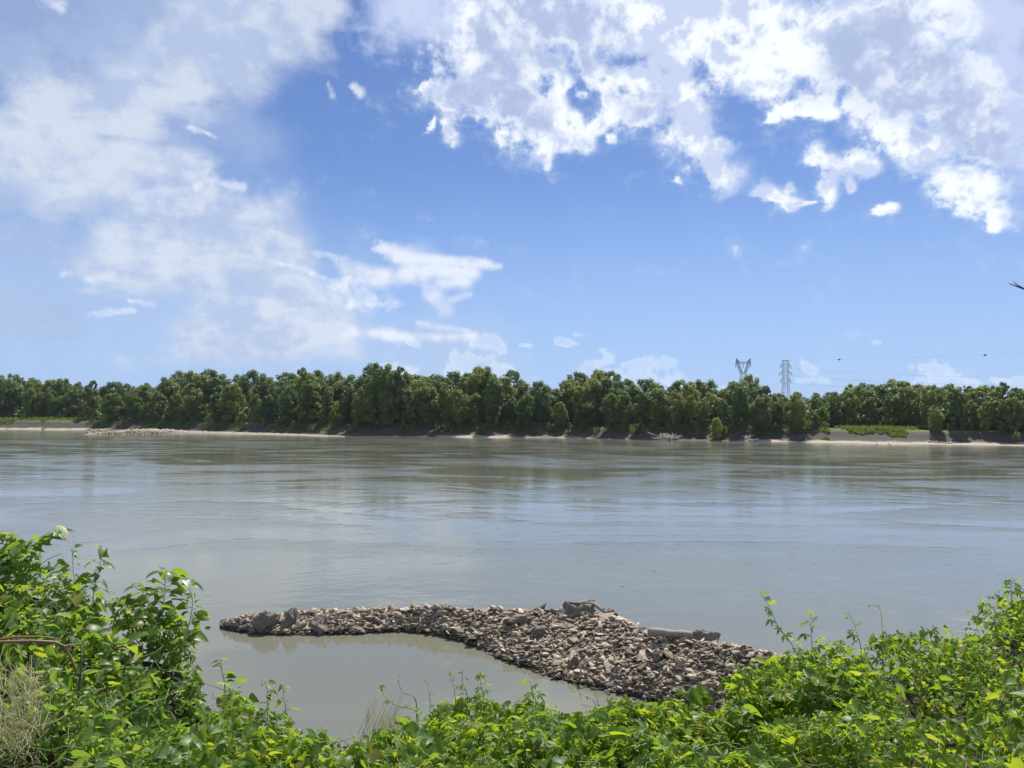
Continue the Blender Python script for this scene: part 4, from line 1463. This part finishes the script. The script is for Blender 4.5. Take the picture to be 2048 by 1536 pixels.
shoot('leafy_sapling', 'drooping leafy tips above the low vine tangle', [(535, 1420), (535, 1385), (530, 1362)], 5.3, ['ovate'], 'leaf_dark', .09, 9, 15)
shoot('leafy_sapling', 'second drooping tips closer to the gap above the vine tangle', [(572, 1425), (568, 1395), (566, 1368)], 5.3, ['ovate'], 'leaf_dark', .085, 8, 16)
shoot('leafy_sapling', 'tall slim sapling tip standing out of the dark shrub', [(185, 1230), (188, 1180), (198, 1140), (206, 1098)], 5.6, H2, 'leaf_dark', .12, 30, 17, cat='sapling')
shoot('leafy_sapling', 'thin sapling tip between the shrub top and the slim sapling', [(150, 1180), (146, 1135), (144, 1095)], 5.7, H2, 'leaf_dark', .085, 13, 18, cat='sapling', rad=.003)
shoot('leafy_sapling', 'wind-blown sapling with pale leaf undersides at the shrub edge', [(330, 1300), (325, 1230), (330, 1180), (328, 1145)], 5.6, ['heart', 'ovate'], 'leaf_dark', .155, 46, 19, cat='sapling')
shoot('leafy_sapling', 'side stem of the wind-blown sapling leaning over the water', [(360, 1310), (378, 1250), (385, 1200), (372, 1160)], 5.6, ['heart', 'ovate'], 'leaf_dark', .13, 30, 20, cat='sapling')
shoot('leafy_sapling', 'curved arching shoot reaching out from the wind-blown sapling', [(318, 1250), (300, 1205), (280, 1180), (262, 1168)], 5.5, ['ovate'], 'leaf_dark', .10, 14, 21, cat='sapling')
shoot('leafy_sapling', 'leafy branch arching over the shrub top with a pale flipped leaf', [(-20, 1150), (30, 1110), (75, 1085), (118, 1066)], 5.7, ['heart', 'palm'], 'leaf_dark', .15, 26, 22, cat='sapling')
shoot('leafy_sapling', 'pale tipped shoot at the shoulder of the vine tangle', [(450, 1380), (444, 1345), (440, 1318)], 5.3, ['heart'], 'leaf_dark', .08, 9, 23)
shoot('vine_shoot', 'leafy tip rising above the vines at the frame edge', [(2025, 1215), (2022, 1180), (2028, 1158)], 9.3, ['palm', 'heart'], 'leaf', .13, 14, 24)

# pale undersides turned up by the wind
def flipped(root_label, px, py, r, s, seed):
    root = [o_ for o_ in col.objects if o_.get('label', '') == root_label][0]
    rr = random.Random(seed); p = at_dist(px, py, r) - root.location
    me = LEAF_MESH['heart', 'leaf'][1].copy(); me.materials.clear(); me.materials.append(M['leaf_pale'])
    o_ = link('leaf', me, None, root); o_['label'] = 'leaf turned over by the wind, whitish underside up'
    y_ = Vector((rr.gauss(.6, .3), rr.gauss(-.4, .3), -.35)).normalized(); n_ = Vector((rr.gauss(0, .2), .1, 1)); n_ = (n_ - y_ * n_.dot(y_)).normalized(); x_ = y_.cross(n_)
    o_.matrix_basis = Matrix(((x_.x * s, y_.x * s, n_.x * s, p.x), (x_.y * s, y_.y * s, n_.y * s, p.y), (x_.z * s, y_.z * s, n_.z * s, p.z), (0, 0, 0, 1)))


flipped('leafy branch arching over the shrub top with a pale flipped leaf', 112, 1056, 5.6, .11, 1)
for i, (px, py) in enumerate(((342, 1148), (372, 1162))):
    flipped('wind-blown sapling with pale leaf undersides at the shrub edge', px, py, 5.55, .058, 5 + i)

# red arching stem
t = empty('pokeweed', at_dist(-60, 1330, 4.4))
b0 = t.location.copy()
def tube_part(name, pix, r, rad, m):
    g = Geo(); g.tube([at_dist(x, y, r) - b0 for x, y in pix], rad, 7)
    link(name, g.mesh(name, True), M[m], t)
tube_part('stem', [(-60, 1330), (-30, 1290), (0, 1284), (60, 1282), (110, 1284), (128, 1292), (162, 1288)], 4.4, [.009, .008, .0075, .007, .006, .005, .003], 'red_stem')
tube_part('branch', [(-40, 1285), (30, 1274), (80, 1273), (118, 1278)], 4.45, [.006, .005, .004, .003], 'red_stem')
tube_part('branch', [(128, 1292), (140, 1312), (150, 1335), (152, 1350)], 4.4, [.006, .006, .005, .003], 'red_stem')
tube_part('branch', [(162, 1288), (163, 1330), (158, 1380), (155, 1440)], 4.4, [.003, .004, .006, .008], 'bark')
tube_part('branch', [(112, 1286), (112, 1305), (110, 1330)], 4.4, [.005, .004, .003], 'red_stem')
rr = random.Random(3)
for i, (x, y) in enumerate(((36, 1290), (34, 1310), (95, 1292), (75, 1295), (140, 1350), (20, 1300), (115, 1340), (0, 1310))):
    p = at_dist(x, y, 4.38)
    o = bpy.data.objects.new('leaf', LEAF_MESH['ovate', 'leaf_dark'][i % 2]); col.objects.link(o); o.parent = t
    y_ = Vector((rr.gauss(0, .3), rr.gauss(0, .3), -1)).normalized(); n_ = Vector((rr.gauss(0, .6), -1, .3)); n_ = (n_ - y_ * n_.dot(y_)).normalized(); x_ = y_.cross(n_); s = .09
    q = p - b0
    o.matrix_basis = Matrix(((x_.x * s, y_.x * s, n_.x * s, q.x), (x_.y * s, y_.y * s, n_.y * s, q.y), (x_.z * s, y_.z * s, n_.z * s, q.z), (0, 0, 0, 1)))
tag(t, 'arching reddish bare stem with hanging leaves in front of the dark shrub', 'plant')

# dry weeds
g = Geo(); rr = random.Random(8)
for i in range(420):
    p = at_dist(rr.uniform(-60, 85), rr.uniform(1360, 1530), rr.uniform(3.7, 4.2))
    a = rr.uniform(0, 6.28); L = rr.uniform(.05, .16)
    d = Vector((math.cos(a) * .6, math.sin(a) * .6, 1)).normalized()
    m_ = p + d * L * .5 + Vector((rr.gauss(0, .02), rr.gauss(0, .02), 0))
    g.tube([p, m_, p + d * L + Vector((rr.gauss(0, .03), rr.gauss(0, .03), 0))], [.0016, .0013, .0008], 3, caps=False)
o = link('dry_weeds', g.mesh('dry_weeds'), M['dry_stem'])
tag(o, 'straw-coloured dry weeds in front of the dark shrub below the red stem', 'weeds', kind='stuff')
g = Geo()
for i in range(70):
    p = at_dist(rr.uniform(725, 800), rr.uniform(1420, 1475), rr.uniform(4.9, 5.2))
    L = rr.uniform(.06, .16); a = rr.uniform(0, 6.28)
    d = Vector((math.cos(a) * .5, math.sin(a) * .5, 1)).normalized()
    g.tube([p - d * .1, p, p + d * L], [.0016, .0014, .0008], 3, caps=False)
o = link('seed_stalks', g.mesh('seed_stalks'), M['dry_stem'])
tag(o, 'pale wispy dry stalks beside the gap over the pool', 'weeds', kind='stuff')

# dead tree outside the frame whose twig tip reaches in
b0 = at_dist(2420, 1250, 7.0); b0.z = 4.6
t = empty('dead_tree', b0)
tipp = [at_dist(2420, 700, 7.0), at_dist(2300, 640, 6.7), at_dist(2180, 605, 6.5), at_dist(2090, 588, 6.4), at_dist(2048, 578, 6.4), at_dist(2018, 567, 6.4)]
g = Geo(); g.tube([Vector((0, 0, -.3)), tipp[0] - b0, at_dist(2440, 200, 7.1) - b0], [.07, .05, .02], 8)
link('trunk', g.mesh('trunk', True), M['bark'], t)
g = Geo(); g.tube([p - b0 for p in tipp], [.03, .022, .015, .009, .006, .003], 6)
link('branch', g.mesh('branch', True), M['bark'], t)
g = Geo(); g.tube([at_dist(2052, 579, 6.4) - b0, at_dist(2036, 571, 6.4) - b0, at_dist(2026, 563, 6.4) - b0], [.005, .004, .002], 5)
link('twig', g.mesh('twig', True), M['bark'], t)
tag(t, 'bare dead branch whose twig tip reaches into the sky at the frame edge', 'tree')

# ------------------------------------------------------------------ air
bm = bmesh.new(); bmesh.ops.create_cube(bm, size=1.0)
me = bpy.data.meshes.new('haze'); bm.to_mesh(me); bm.free()
hm = bpy.data.materials.new('haze'); hm.use_nodes = True; hm.node_tree.nodes.clear()
pv = hm.node_tree.nodes.new('ShaderNodeVolumePrincipled'); ho = hm.node_tree.nodes.new('ShaderNodeOutputMaterial')
pv.inputs['Color'].default_value = (0.80, 0.88, 1.0, 1); pv.inputs['Density'].default_value = 0.00005; pv.inputs['Anisotropy'].default_value = 0.3
hm.node_tree.links.new(pv.outputs[0], ho.inputs['Volume'])
o = link('haze', me, hm, loc=(0, 3200, 30)); o.scale = (6000, 7600, 70)
tag(o, 'faint summer haze over the river', 'haze', kind='stuff')
